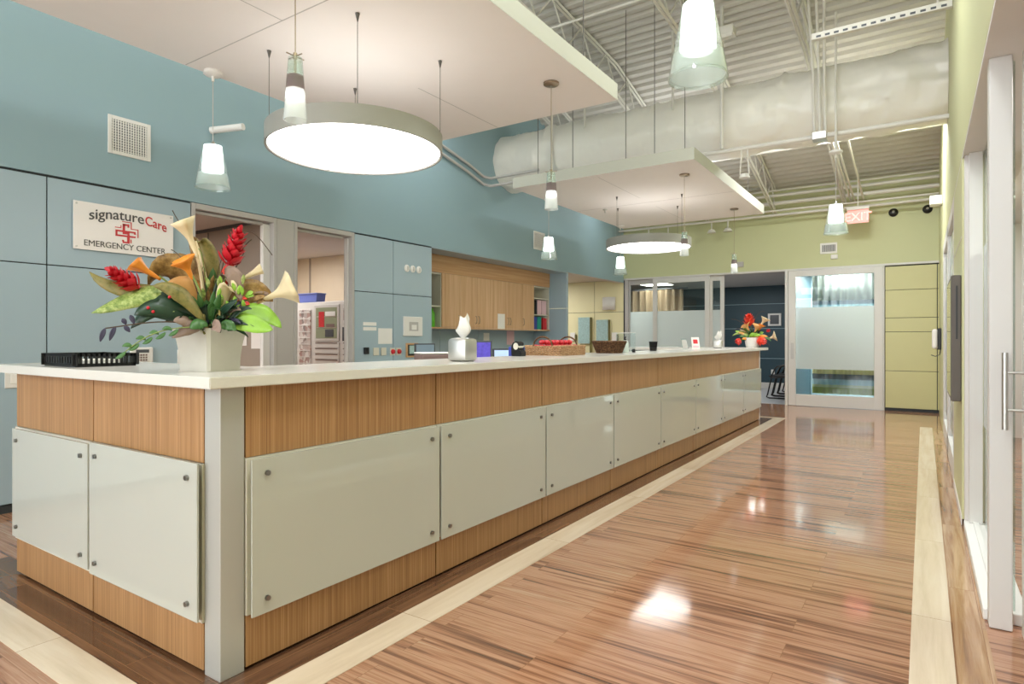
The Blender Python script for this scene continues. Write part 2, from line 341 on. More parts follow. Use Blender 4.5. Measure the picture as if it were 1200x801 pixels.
leaf('fixed_frame', -5.16, -4.56, YF+.06, w1, sw=.02, mat='greyframe')
leaf('sliding_frame', -4.62, -3.47, YF+.005, w1, sw=.09)
leaf('fixed_frame', -3.50, -3.205, YF+.06, w1, sw=.075)
d3 = thing('door_3', 'white framed sliding glass door with a frosted band', 'sliding door', kind='structure')
leaf('door_frame', -2.045, -.575, YF-.035, d3, z1=2.425, sw=.125, bot=.21, top=.105)
bx('jamb', 'frame', -2.10, -2.05, YF-.06, YF+.1, 0, 2.43, d3, .004); bx('jamb', 'frame', -.574, -.551, YF-.03, YF+.1, 0, 2.43, d3, .003)
m = MB(); m.box(-2.0, -1.95, YF-.063, YF-.057, .84, 1.13, .002); m.build('recessed_pull', 'chrome', d3)
# room and curtain behind the door
r3 = thing('wall_exam_room', 'pale walls of the exam room behind the sliding glass door', 'wall', kind='structure')
bx('wall_face', 'bluepanel', -1.96, -.4, 14.2, 14.3, 0, 2.6, r3); bx('wall_side', 'white', -.5, -.4, YF+.125, 14.2, 0, 2.6, r3)
st(bx('ceiling', 'ceil', -1.96, -.4, YF+.125, 14.3, 2.56, 2.6), 'white ceiling of the exam room behind the sliding glass door', 'ceiling')
troffer(-1.6, -.8, 12.30, 12.54, 2.56, 'unseen exam room ceiling light added to light the striped curtain')  # added out of view, lights the curtain front from above
def curtain(x0, x1, y, z0, z1, amp=.035, waves=9):
    rows = []
    for j in range(2):
        z = z0 if j == 0 else z1
        rows.append([(x0+(x1-x0)*i/120, y+amp*math.sin(2*PI*waves*i/120)+amp*.4*math.sin(2*PI*waves*.37*i/120+1), z) for i in range(121)])
    return rows
m_, nt, b = new('striped_curtain'); tc = node(nt, 'ShaderNodeTexCoord'); sp = node(nt, 'ShaderNodeSeparateXYZ'); nt.links.new(tc.outputs['Object'], sp.inputs[0])
mr = node(nt, 'ShaderNodeMapRange'); mr.inputs[1].default_value = .18; mr.inputs[2].default_value = .86; nt.links.new(sp.outputs['Z'], mr.inputs[0])
fr = node(nt, 'ShaderNodeMath', operation='PINGPONG'); fr.inputs[1].default_value = 1.0; nt.links.new(mr.outputs[0], fr.inputs[0]); mr.clamp = False
r = ramp(nt, [(0, '#8e9c54'), (.2, '#b9c2a0'), (.27, '#9cbcc8'), (.42, '#5f7484'), (.56, '#d8d2ac'), (.78, '#93a25e')]); r.color_ramp.interpolation = 'CONSTANT'; tl = node(nt, 'ShaderNodeBsdfTranslucent'); ms = node(nt, 'ShaderNodeMixShader'); ms.inputs[0].default_value = .5; nt.links.new(r.outputs[0], tl.inputs[0]); nt.links.new(b.outputs[0], ms.inputs[1]); nt.links.new(tl.outputs[0], ms.inputs[2]); nt.links.new(ms.outputs[0], nt.nodes['Material Output'].inputs[0])
nt.links.new(fr.outputs[0], r.inputs[0]); nt.links.new(r.outputs[0], b.inputs['Base Color']); b.inputs['Roughness'].default_value = .8; M['stripes'] = m_
M['netting'] = plain('pale_net', '#c6ced0', .8)
cu = thing('privacy_curtain', 'striped green, cream and blue curtain behind the sliding glass door', 'curtain')
MB().grid(curtain(-1.72, -.62, 12.62, .2, 1.9)).build('striped_cloth', 'stripes', cu, smooth=60, solid=.003)
MB().grid(curtain(-1.72, -.62, 12.62, 1.9, 2.36)).build('net_top', 'netting', cu, smooth=60, solid=.003)
MB().tube([(-1.8+1.2*i/24, 12.62+.05*math.sin(i*.9), 2.40) for i in range(25)], .012).build('curtain_track', 'greyd', cu)
M['tan'] = plain('tan_curtain_cloth', '#8e7a63', .8)
cu = thing('privacy_curtain', 'tan curtain behind the frosted glass screen', 'curtain')
MB().grid(curtain(-6.6, -4.6, 14.0, .1, 2.35, .05, 12)).build('tan_cloth', 'tan', cu, smooth=60, solid=.003)
MB().tube([(-6.7, 14.0, 2.37), (-4.5, 14.0, 2.37)], .014).build('curtain_track', 'greyd', cu)

# ------------------------------------------------------------------ right wall
wr = thing('wall_right', 'right wall, green above the doorways', 'wall', kind='structure')
bx('upper_band', 'greenlite', XR, XR+.14, -4, YF+.1, ZP, 5.75, wr)
bx('header_soffit', 'white', XR+.001, XR+.35, -4, 9.6, ZP-.02, ZP, wr)
bx('lower_panel', 'greenlite', XR, XR+.14, 4.93, 6.2, .04, ZP-.02, wr)
bx('lower_panel', 'greenlite', XR, XR+.14, 9.6, YF, 0, ZP, wr)
bx('lower_panel', 'greenlite', XR, XR+.14, -4, 1.9, 0, ZP-.02, wr)
m = MB(); m.box(XR-.002, XR, 4.93, 6.2, 1.86, 1.866); m.box(XR-.004, XR, 4.93, 6.2, .0, .06); m.build('panel_seam', 'white', wr)
d4 = thing('door_4', 'white framed sliding glass door past the near column', 'sliding door', kind='structure')
m = MB(); m.box(XR+.01, XR+.10, 4.86, 4.93, .005, ZP-.02, .004); m.box(XR+.03, XR+.10, 4.80, 4.86, .05, ZP-.02, .004); m.build('door_frame', 'frame', d4)
m = MB(); m.box(XR+.005, XR+.16, 3.32, 4.86, .0, .05, .006); m.box(XR+.05, XR+.08, 3.32, 4.86, .05, .062, .003); m.build('sill_track', 'white', d4)
bx('glass_pane', 'glass', XR+.105, XR+.113, 3.32, 4.86, .06, ZP-.02, d4)
bx('frosted_film', 'frost', XR+.1015, XR+.104, 3.33, 4.79, .665, 1.765, d4)
st(bx('trim_1', 'frame', XR+.02, XR+.098, 3.235, 3.315, 0.002, ZP-.02, bev=.005), 'white column at the right edge of the picture', 'column')
d5 = thing('door_5', 'near sliding glass door with a steel pull bar', 'sliding door', kind='structure')
m = MB(); m.box(XR+.125, XR+.165, 3.10, 3.225, .005, ZP-.03, .004); m.box(XR+.125, XR+.165, 1.95, 2.07, .005, ZP-.03, .004); m.box(XR+.125, XR+.165, 2.07, 3.1, .005, .2, .004); m.box(XR+.125, XR+.165, 2.07, 3.1, ZP-.13, ZP-.03, .004); m.build('door_frame', 'frame', d5)
bx('glass_pane', 'glass', XR+.14, XR+.148, 2.07, 3.10, .2, ZP-.13, d5)
m = MB(); xb = XR+.066; m.tube([(xb, 3.165, .835), (xb, 3.165, 1.145)], .0105, 12)
for z in (.915, 1.065): m.tube([(xb, 3.165, z), (XR+.126, 3.165, z)], .006, 10)
m.build('pull_bar', 'chrome', d5, smooth=40)
d6 = thing('door_6', 'white sliding door further along the right wall', 'sliding door', kind='structure')
m = MB(); m.box(XR+.0, XR+.06, 6.21, 6.36, .005, ZP-.02, .004); m.box(XR, XR+.06, 7.8, 8.0, .005, ZP-.02, .004); m.box(XR, XR+.06, 9.42, 9.6, .005, ZP-.02, .004)
m.box(XR, XR+.06, 6.36, 9.42, ZP-.12, ZP-.02, .004); m.box(XR, XR+.06, 6.36, 9.42, .005, .2, .004); m.build('door_frame', 'frame', d6)
bx('glass_pane', 'glass', XR+.03, XR+.038, 6.36, 9.42, .2, ZP-.12, d6); bx('frosted_film', 'frost', XR+.02, XR+.026, 6.36, 9.42, .3, 2.2, d6)
r6 = thing('wall_patient_rooms', 'pale walls of the rooms behind the right doors', 'wall', kind='structure')
bx('wall_face', 'white', 2.5, 2.6, -4, YF+.2, 0, 2.6, r6); bx('partition', 'white', XR+.36, 2.5, 4.95, 5.05, 0, 2.6, r6); bx('partition', 'white', XR+.36, 2.5, 1.7, 1.8, 0, 2.6, r6); bx('partition', 'white', XR+.36, 2.5, 9.65, 9.75, 0, 2.6, r6)
st(bx('ceiling', 'ceil', XR+.35, 2.6, -4, YF, 2.6, 2.66), 'white ceiling of the rooms behind the right doors', 'ceiling')
troffer(.9, 1.5, 3.6, 4.2, 2.6, 'unseen ceiling light added in the room behind the near right door'); troffer(.9, 1.5, 7.2, 7.8, 2.6, 'unseen ceiling light added in the room behind the far right door')  # both out of view, added to light the rooms behind the glass
# unseen front wall behind the camera, wide openings added to let in daylight
wf = thing('wall_front', 'unseen front wall with wide openings added for daylight', 'wall', kind='structure')
m = MB(); m.box(XW-.12, XR+.14, -4.1, -4, 0, .4); m.box(XW-.12, XR+.14, -4.1, -4, 4.4, 5.75)
for x in (XW-.1, -3.6, -1.7, XR): m.box(x, x+.12, -4.1, -4, .4, 4.4)
m.build('wall_face', 'white', wf)

# ------------------------------------------------------------------ deck, joists
prof = []
y = -4.0
while y < YF:
    for dy, dz in ((0, 0), (.055, 0), (.075, .038), (.13, .038)):
        if y+dy < YF: prof.append((y+dy, zdeck(y+dy)+dz))
    y += .15
prof.append((YF, zdeck(YF)))
m = MB(); m.grid([[(x, a, b) for a, b in prof] for x in (XW-.05, XR+.05)])
st(m.build('ceiling', 'deck', solid=.01), 'grey corrugated metal roof deck', 'ceiling')
def joist(x, y0, y1, dep=.42):
    j = thing('ceiling_joist', 'open web steel joist under the corrugated deck', 'joist', kind='structure')
    ys = [y0, 7.8, y1]
    for dz, nm in ((-.02, 'top_chord'), (-dep, 'bottom_chord')):
        m = MB()
        for o in (-.028, .016): 
            for a, b in zip(ys, ys[1:]):
                m.tube([(x+o, a, zdeck(a)+dz-.02), (x+o, b, zdeck(b)+dz-.02)], .018, 4)
        m.build(nm, 'steel_white', j)
    m = MB(); n = int((y1-y0)/.35)
    for i in range(n):
        a, b = y0+(y1-y0)*i/n, y0+(y1-y0)*(i+1)/n
        za, zb = (zdeck(a)-.03, zdeck(b)-dep-.01) if i % 2 == 0 else (zdeck(a)-dep-.01, zdeck(b)-.03)
        m.tube([(x, a, za), (x, b, zb)], .011, 5)
    m.build('web_rods', 'steel_white', j)
for x in (-4.72, -3.5, -2.27, -1.13): joist(x, -3.9, YF-.02)

# ------------------------------------------------------------------ ceiling clouds
def cloud(x0, x1, y0, y1, seams, label, rods):
    t = thing('ceiling_cloud', label, 'ceiling panel', ((x0+x1)/2, (y0+y1)/2, 3.1)); a, b = (x1-x0)/2, (y1-y0)/2; cx, cy = (x0+x1)/2, (y0+y1)/2
    bx('panel_board', 'cloud', -a+.002, a-.002, -b+.002, b-.002, 0, .03, t); 
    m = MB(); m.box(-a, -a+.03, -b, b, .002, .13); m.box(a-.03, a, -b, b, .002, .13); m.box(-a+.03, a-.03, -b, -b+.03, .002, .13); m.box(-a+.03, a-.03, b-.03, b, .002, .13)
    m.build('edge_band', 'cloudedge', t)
    m = MB()
    for s in seams: m.box(s[0]-cx, s[1]-cx, s[2]-cy, s[3]-cy, -.0012, .001)
    m.build('board_joint', 'greyframe', t)
    for (rx, ry) in rods:
        MB().tube([(rx-cx, ry-cy, .03), (rx-cx, ry-cy, zdeck(ry)-3.1-.01)], .0045, 6).build('hanger_rod', 'wire', t)
    return t
cloud(-4.27, -2.03, -.9, 4.56, [(-4.26, -2.04, 2.305, 2.312), (-3.19, -3.184, 3.5, 4.55), (-3.19, -3.184, -.9, 2.305)], 'large white suspended ceiling panel over the near half of the counter', [(-2.2, 1.0), (-2.2, 2.6), (-2.2, 4.3), (-4.1, 1.0), (-4.1, 2.6), (-4.1, 4.3)])
cloud(-4.32, -2.02, 6.5, 9.93, [(-4.3, -2.04, 8.2, 8.206), (-3.19, -3.184, 6.6, 7.9), (-3.19, -3.184, 8.5, 9.9)], 'smaller white suspended ceiling panel over the far half of the counter', [(-2.2, 6.75), (-2.2, 9.7), (-2.9, 6.75), (-3.6, 6.75), (-2.55, 6.75), (-4.1, 6.75), (-4.1, 9.7)])

# ------------------------------------------------------------------ round drum lights
def drum(x, y, label):
    t = thing('drum_pendant', label, 'pendant light', (x, y, 2.45), 0, 'round drum lights')
    R = .575
    MB().lathe([(R-.012, .002), (R, 0), (R, .12), (R-.02, .12), (R-.02, .02)], 96).build('drum_rim', 'rim', t, smooth=40)
    MB().lathe([(.001, .012), (R-.016, .012)], 96).build('lens', 'lens', t)
    MB().lathe([(.001, .112), (R-.022, .112)], 64).build('top_lens', 'toplens', t)
    for sx in (-1, 1):
        for sy in (-1, 1):
            m = MB(); m.tube([(sx*.42, sy*.37, .1), (sx*.42, sy*.37, .648)], .0022, 5); m.lathe([(.003, .60), (.014, .648), (.0005, .649)], 12, (sx*.42, sy*.37, 0))
            m.build('suspension_wire', 'wire', t)
    return t
d1 = drum(-3.17, 2.87, 'large round drum light hanging from the near ceiling panel')
dup(d1, (-3.17, 8.15, 2.45), .4, 'round drum light hanging from the far ceiling panel')

# ------------------------------------------------------------------ cone pendants
def cone(loc, label, zc):
    t = thing('cone_pendant', label, 'pendant light', loc, 0, 'clear glass cone pendants')
    MB().lathe([(.062, .30), (.115, .02), (.118, 0), (.114, 0), (.111, .02)], 40).build('glass_shade', 'shade', t, smooth=40)
    MB().lathe([(.0975, .10), (.113, .012), (.106, .012), (.088, .085), (.06, .098)], 40).build('frosted_skirt', 'shadefrost', t, smooth=40)
    MB().lathe([(.001, .115), (.066, .115), (.072, .125), (.060, .30), (.001, .302)], 32).build('diffuser', 'core', t, smooth=40)
    MB().lathe([(.001, .335), (.012, .33), (.02, .305), (.001, .304)], 16).build('lamp_holder', 'chrome', t, smooth=40)
    MB().tube([(0, 0, .33), (0, 0, zc-.02)], .0035, 6).build('cord', 'greyframe', t)
    MB().lathe([(.001, zc), (.062, zc), (.064, zc-.02), (.05, zc-.03), (.012, zc-.034), (.009, zc-.07), (.001, zc-.07)], 24).build('ceiling_canopy', 'white', t, smooth=40)
    return t
c1 = cone((-4.205, 2.475, 2.27), 'cone pendant in front of the blue wall right of the air vent', .829)
dup(c1, (-4.22, 7.224, 2.27), 0, 'cone pendant in front of the wall vent above the wood cabinets')
dup(c1, (-4.22, 9.595, 2.27), 0, 'cone pendant below the left side of the far drum light')
c2 = cone((-.76, 2.496, 2.25), 'large bright cone pendant at the top edge over the walkway', zdeck(2.496)-2.25-.01)
c3 = cone((-.76, 7.2, 2.29), 'cone pendant beside the exit sign over the walkway', .86)
MB().tube([(0, 0, .85), (0, 0, 2.3)], .012, 8).build('support_pipe', 'steel_white', c3)

def slim(loc, label):
    t = thing('slim_pendant', label, 'pendant light', loc, 0, 'slim glass tube pendants over the counter')
    MB().lathe([(.030, .275), (.036, .195), (.0345, .195), (.0285, .275)], 32).build('upper_glass', 'shade', t, smooth=40)
    MB().lathe([(.036, .195), (.0405, .135), (.030, .135), (.030, .192), (.001, .193)], 32).build('smoked_band', 'smoke', t, smooth=40)
    MB().lathe([(.001, .128), (.034, .128), (.037, .095), (.001, .088)], 32).build('glowing_core', 'pcore', t, smooth=40)
    MB().lathe([(.0405, .135), (.050, .003), (.0505, 0), (.0475, 0), (.0475, .004), (.0385, .134)], 32).build('lower_glass', 'shadefrost', t, smooth=40)
    m = MB(); m.tube([(-.045, 0, .282), (.045, 0, .282)], .003, 8); m.tube([(0, -.045, .282), (0, .045, .282)], .003, 8); m.lathe([(.001, .298), (.009, .296), (.009, .27), (.001, .268)], 12); m.tube([(0, 0, .27), (0, 0, .17)], .005, 8)
    m.build('cross_bar', 'nickel', t)
    MB().tube([(0, 0, .295), (0, 0, .93)], .0028, 6).build('cord', 'nickel', t)
    MB().lathe([(.001, .9385), (.058, .9385), (.058, .925), (.05, .92), (.001, .918)], 28).build('ceiling_canopy', 'nickel', t, smooth=40)
    return t
s1 = slim((-2.3, 1.732, 2.16), 'slim tube pendant in front of the near drum light')
dup(s1, (-2.3, 3.975, 2.16), .3, 'slim tube pendant left of the far white ceiling panel')
dup(s1, (-2.3, 7.037, 2.16), .8, 'slim tube pendant in front of the far drum light')
dup(s1, (-2.3, 9.29, 2.16), .1, 'slim tube pendant nearest the navy opening in the far wall')
def sprk(x, y, label):
    o = MB().lathe([(.001, 3.097), (.035, 3.097), (.03, 3.085), (.01, 3.08), (.009, 3.05), (.018, 3.045), (.001, 3.043)], 16, (x, y, 0)).build('ceiling_sprinkler', 'chrome', smooth=40); tag(o, label, 'sprinkler')
sprk(-3.886, 8.286, 'small sprinkler head under the far ceiling panel left of the drum light wires')

# ------------------------------------------------------------------ duct
m = MB(); Yd, Zd, Rd = 7.8, 3.845, .40; nx, na = 260, 56; rows = []
for i in range(nx+1):
    x = XW+.003+(XR-XW-.006)*i/nx; row = []
    for k in range(na+1):
        a = 2*PI*k/na; c = Vector((x*1.6, math.cos(a)*.9, math.sin(a)*.9))
        r = Rd + .02*abs(mnoise.noise(Vector((x*2.6+c.z*2, c.y*3+x, c.z*3)))) + .028*mnoise.noise(c*2.0) + .016*mnoise.noise(Vector((x*5+c.y*3, c.y*4, c.z*4))) + .016*abs(mnoise.noise(Vector((x*9+c.y*5, c.y*7-x*3, c.z*7)))) + .008*abs(mnoise.noise(Vector((x*20, c.y*12, c.z*12))))
        r += .03*max(0, 1-abs(((x+.55) % 1.55)-.77)/.05)*(1 if math.sin(a) > .5 else 0)
        row.append((x, Yd+math.cos(a)*r, Zd+math.sin(a)*r))
    rows.append(row)
m.grid(rows); o = m.build('insulated_duct', 'duct', smooth=70); bm_ = None
tag(o, 'big round air duct in wrinkled white wrap crossing below the roof deck', 'duct')

# pipes and conduits
def pipe(name, pts, r, label, mat='steel_white', cat='pipe', group=None):
    o = MB().tube(pts, r, 10).build(name, mat, smooth=50); tag(o, label, cat, group); return o
sp_ = thing('sprinkler_pipe', 'white pipe slung under the front of the wrapped duct', 'pipe')
MB().tube([(-2.6, 7.28, 3.365), (XR-.003, 7.28, 3.345)], .026, 12).build('pipe_run', 'steel_white', sp_, smooth=50)
bx('junction_box', 'chrome', -.99, -.85, 7.21, 7.35, 3.31, 3.39, sp_, .006)
pipe('hanger_pole', [(-1.93, 7.24, 3.38), (-1.93, 7.24, zdeck(7.24)-.01)], .022, 'white vertical pole carrying a small box in front of the duct', cat='pole')
bx_ = thing('emergency_light_box', 'small white box at the top of the pole by the roof deck', 'light box'); bx('box_body', 'white', -1.98, -1.76, 7.05, 7.21, 4.60, 4.70, bx_, .01); bx('lamp_face', 'paper', -1.97, -1.77, 7.042, 7.05, 4.56, 4.6, bx_)
for i, (x, z0) in enumerate(((-.975, 3.40), (-.92, 3.40), (-.868, 3.40))):
    pipe('conduit_riser', [(x, 7.28, z0), (x, 7.2, 4.0), (x+(-.02, 0, .02)[i], 7.0, 4.75)], .014, 'thin white conduit dropping to the junction box on the pipe', cat='conduit', group='conduit drops at the junction box')
for i, x in enumerate((-1.03, -.975, -.84)):
    pipe('conduit_run', [(x, 8.35, 3.98), (x, 9.5, 3.82), (x, 11.7, 3.558), (x, YF-.003, 3.556)], .016, 'white conduit running from behind the duct to the far wall pipes', cat='conduit', group='conduits running to the far wall')
for z, r, lb in ((3.86, .016, 'topmost thin white pipe along the far green wall'), (3.77, .028, 'second white pipe from the top along the far green wall'), (3.63, .034, 'thickest white pipe along the far green wall'),
             (3.50, .018, 'thin white pipe just under the thickest far wall pipe'), (3.42, .022, 'lowest white pipe along the far green wall')):
    pipe('wall_pipe', [(XW+.02, 11.85, z), (-1.6, 11.85, z), (-.9, 11.85, z-.005), (XR-.003, 11.85, z+.0)], r, lb)
pipe('wall_conduit', [(-.80, 9.62, 3.98), (-.76, 9.62, 4.03), (-.6, 9.62, 4.06), (XR-.003, 9.62, 4.07)], .014, 'thin white conduit bending right behind the duct', cat='conduit')
pipe('wall_conduit', [(-4.5, 9.62, 3.93), (XR-.003, 9.62, 3.95)], .02, 'white pipe crossing between the duct and the far wall', cat='pipe')
pipe('cross_pipe', [(XW+.003, 5.0, 4.60), (XR-.003, 5.0, 4.62)], .022, 'white pipe crossing under the deck above the near ceiling panel')
pipe('cross_pipe', [(XW+.003, 5.9, 4.62), (-.9, 5.9, 4.62)], .012, 'thin pale conduit crossing behind the cross pipe under the deck', cat='conduit')
ut = thing('strut_channel', 'perforated white channel crossing to the right wall above the duct', 'strut'); bx('channel', 'steel_white', -.88, XR-.003, 6.4, 6.45, 4.01, 4.07, ut, .003)
for i in range(14): bx('slot', 'greyd', -.84+.074*i, -.80+.074*i, 6.396, 6.4, 4.022, 4.04, ut)
MB().tube([(.1, 6.425, 4.07), (.1, 6.425, zdeck(6.425)-.01)], .01, 6).build('hanger_rod', 'steel_white', ut)
for x, lb in ((-4.25, 'white duct hanger rod nearest the blue wall'), (-3.75, 'second white duct hanger rod from the blue wall'), (-2.55, 'white duct hanger rod behind the walkway cone pendant')):
    pipe('duct_hanger', [(x, 7.36, 3.3 if x < -4 else 4.0), (x, 7.36, zdeck(7.36)-.01)], .016, lb, cat='rod')
for i, dz in enumerate((0, -.11)):
    pipe('wall_conduit', [(XW+.03, 4.6, 4.05+dz), (XW+.03, 6.75, 3.62+dz), (XW+.03, 7.12, 3.52+dz), (XW+.10, 7.2, 3.50+dz), (-4.36, 7.2, 3.50+dz)], .02, ('upper', 'lower')[i]+' of two pale conduits turning off the blue wall under the duct', 'greyframe', 'conduit')
sf = thing('ceiling_speaker', 'small white fixture hung on two rods under the duct', 'ceiling fixture')
m = MB(); m.tube([(-1.72, 7.28, 3.335), (-1.74, 7.28, 3.06)], .008, 6); m.tube([(-1.66, 7.28, 3.335), (-1.64, 7.28, 3.06)], .008, 6); m.build('hanger_rod', 'steel_white', sf)
MB().lathe([(.001, 3.065), (.045, 3.065), (.058, 3.03), (.058, 3.02), (.001, 3.018)], 20, (-1.69, 7.28, 0)).build('fixture_body', 'white', sf, smooth=40)
for i, (x, y) in enumerate(((-4.6, 11.55), (-4.2, 11.6), (-3.35, 11.65), (-3.05, 11.65))):
    o = MB().lathe([(.001, 3.60), (.012, 3.60), (.012, 3.47), (.05, 3.46), (.085, 3.40), (.001, 3.39)], 16, (x, 11.85, -.19)).build('ceiling_fixture', 'steel_white', smooth=40)
    tag(o, ('leftmost', 'second', 'third', 'rightmost')[i]+' of four small fixtures under the far wall pipes', 'ceiling fixture', 'small fixtures under the far wall pipes')
o = MB().tube([(XW+.003, 3.08, 3.05), (XW+.30, 3.2, 3.06)], .03, 12).build('pipe_stub', 'white', smooth=50); tag(o, 'short white pipe stub on the blue wall behind the near drum light', 'pipe')

# ------------------------------------------------------------------ vents, signs, devices
def vent_left(y0, y1, z0, z1, label, n):
    t = thing('air_vent', label, 'vent'); fw = .028
    m = MB(); m.box(XW, XW+.012, y0, y0+fw, z0, z1, .003); m.box(XW, XW+.012, y1-fw, y1, z0, z1, .003); m.box(XW, XW+.012, y0+fw, y1-fw, z0, z0+fw, .003); m.box(XW, XW+.012, y0+fw, y1-fw, z1-fw, z1, .003); m.build('vent_frame', 'white', t)
    bx('vent_back', 'greyd', XW+.0005, XW+.002, y0+fw, y1-fw, z0+fw, z1-fw, t)
    m = MB()
    for i in range(n):
        a = y0+fw+(y1-y0-2*fw)*(i+.5)/n; m.box(XW+.002, XW+.010, a-.0035, a+.0035, z0+fw, z1-fw)
    k = max(4, int(n*.9))
    for i in range(k):
        a = z0+fw+(z1-z0-2*fw)*(i+.5)/k; m.box(XW+.002, XW+.007, y0+fw, y1-fw, a-.002, a+.002)
    m.build('vent_grille', 'paper', t)
vent_left(2.245, 2.563, 2.645, 2.945, 'square white air vent high on the blue wall above the sign', 14)
vent_left(8.52, 8.87, 2.66, 2.955, 'white air vent high on the blue wall above the wood cabinets', 12)
t = thing('air_vent', 'small white air vent on the far green wall', 'vent')
m = MB(); m.box(-1.53, -1.26, YF-.012, YF, 2.70, 2.89, .004); m.build('vent_frame', 'white', t); bx('vent_back', 'greyd', -1.50, -1.29, YF-.0135, YF-.0125, 2.735, 2.855, t)
m = MB()
for i in range(9): m.box(-1.495+.023*i, -1.485+.023*i, YF-.016, YF-.0135, 2.735, 2.855)
m.build('vent_grille', 'frame', t)
o = bx('wall_sensor', 'white', -1.36, -1.25, YF-.03, YF-.001, 2.60, 2.68, None, .012); tag(o, 'small white wall sensor just under the far wall vent', 'sensor')
o = bx('wall_sensor', 'greyframe', -2.95, -2.83, YF-.03, YF-.001, 2.56, 2.66, None, .008); tag(o, 'small grey wall sensor beside the farthest slim pendant', 'sensor')
for i, (x, z) in enumerate(((-.424, 3.313), (.05, 3.315))):
    t = thing('wall_speaker', ('round black wall fixture left of its twin on the far green wall', 'round black wall fixture nearest the right corner of the green wall')[i], 'wall fixture', (x, YF, z), 0, 'round black fixtures on the far green wall')
    m = MB(); m.lathe([(.001, .05), (.03, .048), (.055, .02), (.07, .012), (.07, .002), (.001, .001)], 24)
    for v in m.bm.verts: v.co = Vector((v.co.x, -v.co.z, v.co.y))
    m.build('fixture_body', 'black', t, smooth=40)
    m = MB(); m.ball((0, -.05, .008), .02); m.build('dome', 'chrome', t, smooth=60)
ex = thing('exit_sign', 'red lettered exit sign hanging under the pipes at the far end', 'exit sign')
bx('sign_plate', 'exitp', -1.06, -.75, 11.64, 11.65, 3.11, 3.33, ex, .003); bx('sign_housing', 'white', -1.07, -.74, 11.61, 11.68, 3.331, 3.38, ex, .006)
def textobj(name, s, size, mat, parent, origin, ex_, ez_, depth=.003, align='LEFT', bold=0, warp=None, spacing=1.0):
    cu = bpy.data.curves.new(name, 'FONT'); cu.body = s; cu.size = size; cu.extrude = depth/2; cu.align_x = align; cu.offset = bold; cu.space_character = spacing
    o = bpy.data.objects.new(name, cu); C.objects.link(o); dg = bpy.context.evaluated_depsgraph_get(); dg.update()
    me = bpy.data.meshes.new_from_object(o.evaluated_get(dg)); C.objects.unlink(o); bpy.data.objects.remove(o)
    ex_, ez_ = Vector(ex_), Vector(ez_); nn = ex_.cross(ez_); O = Vector(origin)
    for v in me.vertices:
        x, y_ = v.co.x, v.co.y
        if warp: x, y_ = warp(x, y_)
        v.co = O+ex_*x+ez_*y_+nn*v.co.z
    ob = bpy.data.objects.new(name, me); C.objects.link(ob); me.materials.clear(); me.materials.append(M[mat]); ob.parent = parent; return ob
textobj('sign_lettering', 'EXIT', .19, 'exitr', ex, (-.905, 11.638, 3.152), (1, 0, 0), (0, 0, 1), align='CENTER', bold=.004)
MB().tube([(-.905, 11.65, 3.38), (-.905, 11.65, zdeck(11.65)-.02)], .01, 8).build('hanger_rod', 'steel_white', ex)

# company sign on blue wall
sg = thing('wall_sign', 'white sign reading signatureCare EMERGENCY CENTER on the blue wall', 'sign')
SY0, SY1, SZ0, SZ1 = 2.006, 2.739, 1.872, 2.232; xs = XW+.022
bx('sign_board', 'signwhite', XW+.014, xs, SY0, SY1, SZ0, SZ1, sg, .002)
for y in (SY0+.02, SY1-.02):
    for z in (SZ0+.02, SZ1-.02):
        m = MB(); m.tube([(XW, y, z), (xs+.004, y, z)], .007, 10); m.build('standoff', 'chrome', sg)
E1, E2 = (0, 1, 0), (0, 0, 1)
W = SY1-SY0; H = SZ1-SZ0
def arc(x, y): return x, y*(1+.0*x) - .75*(x-.29)**2
textobj('sign_lettering', 'signature', .100, 'lettergrey', sg, (xs+.0015, SY0+.10, SZ0+.262), E1, E2, warp=lambda x, y: (x*1.09, y*1.12-.48*(x*1.09-.262)**2), bold=.0007)
textobj('sign_lettering', 'Care', .100, 'letterred', sg, (xs+.0015, SY0+.505, SZ0+.262), E1, E2, warp=lambda x, y: (x*.86, y*1.05-.48*(x*.86+.143)**2), bold=.0007)
textobj('sign_lettering', 'EMERGENCY CENTER', .064, 'lettergrey', sg, (xs+.0015, (SY0+SY1)/2-.0, SZ0+.032), E1, E2, align='CENTER', warp=lambda x, y: (x*.97, y))
m = MB(); cy, cz, u_ = (SY0+SY1)/2+.002, SZ0+.166, .0098
for a0, a1, b0, b1 in ((-8.4, 6.6, .3, 1.6), (-8.4, 6.6, -3.4, -2.1), (-8.4, -7, -2.1, .3), (5.5, 6.9, -.6, .3), (-3.1, -1.4, 1.6, 6.9), (-3.1, 1.8, 5.6, 7.0), (.5, 1.8, 4.4, 5.6), (-3.1, 2.0, -1.3, .3), (.3, 2.1, -8.5, -3.4), (.5, 2.1, -2.1, -1.3), (-3.1, .3, -8.5, -7.2), (-3.5, -2.2, -7.2, -6),
 (-3.5, 3.6, 8.3, 8.9), (3, 3.6, 3.8, 8.3), (3, 8.8, 3.2, 3.8), (8.2, 8.8, -3, 3.2), (-8.7, -4.1, 3.2, 3.8), (-4.6, -4.1, 3.8, 5.5), (2.9, 3.5, -8, -5)):
    m.box(xs, xs+.003, cy+a0*u_, cy+a1*u_, cz+b0*u_, cz+b1*u_)
m.build('sign_emblem', 'letterred', sg)

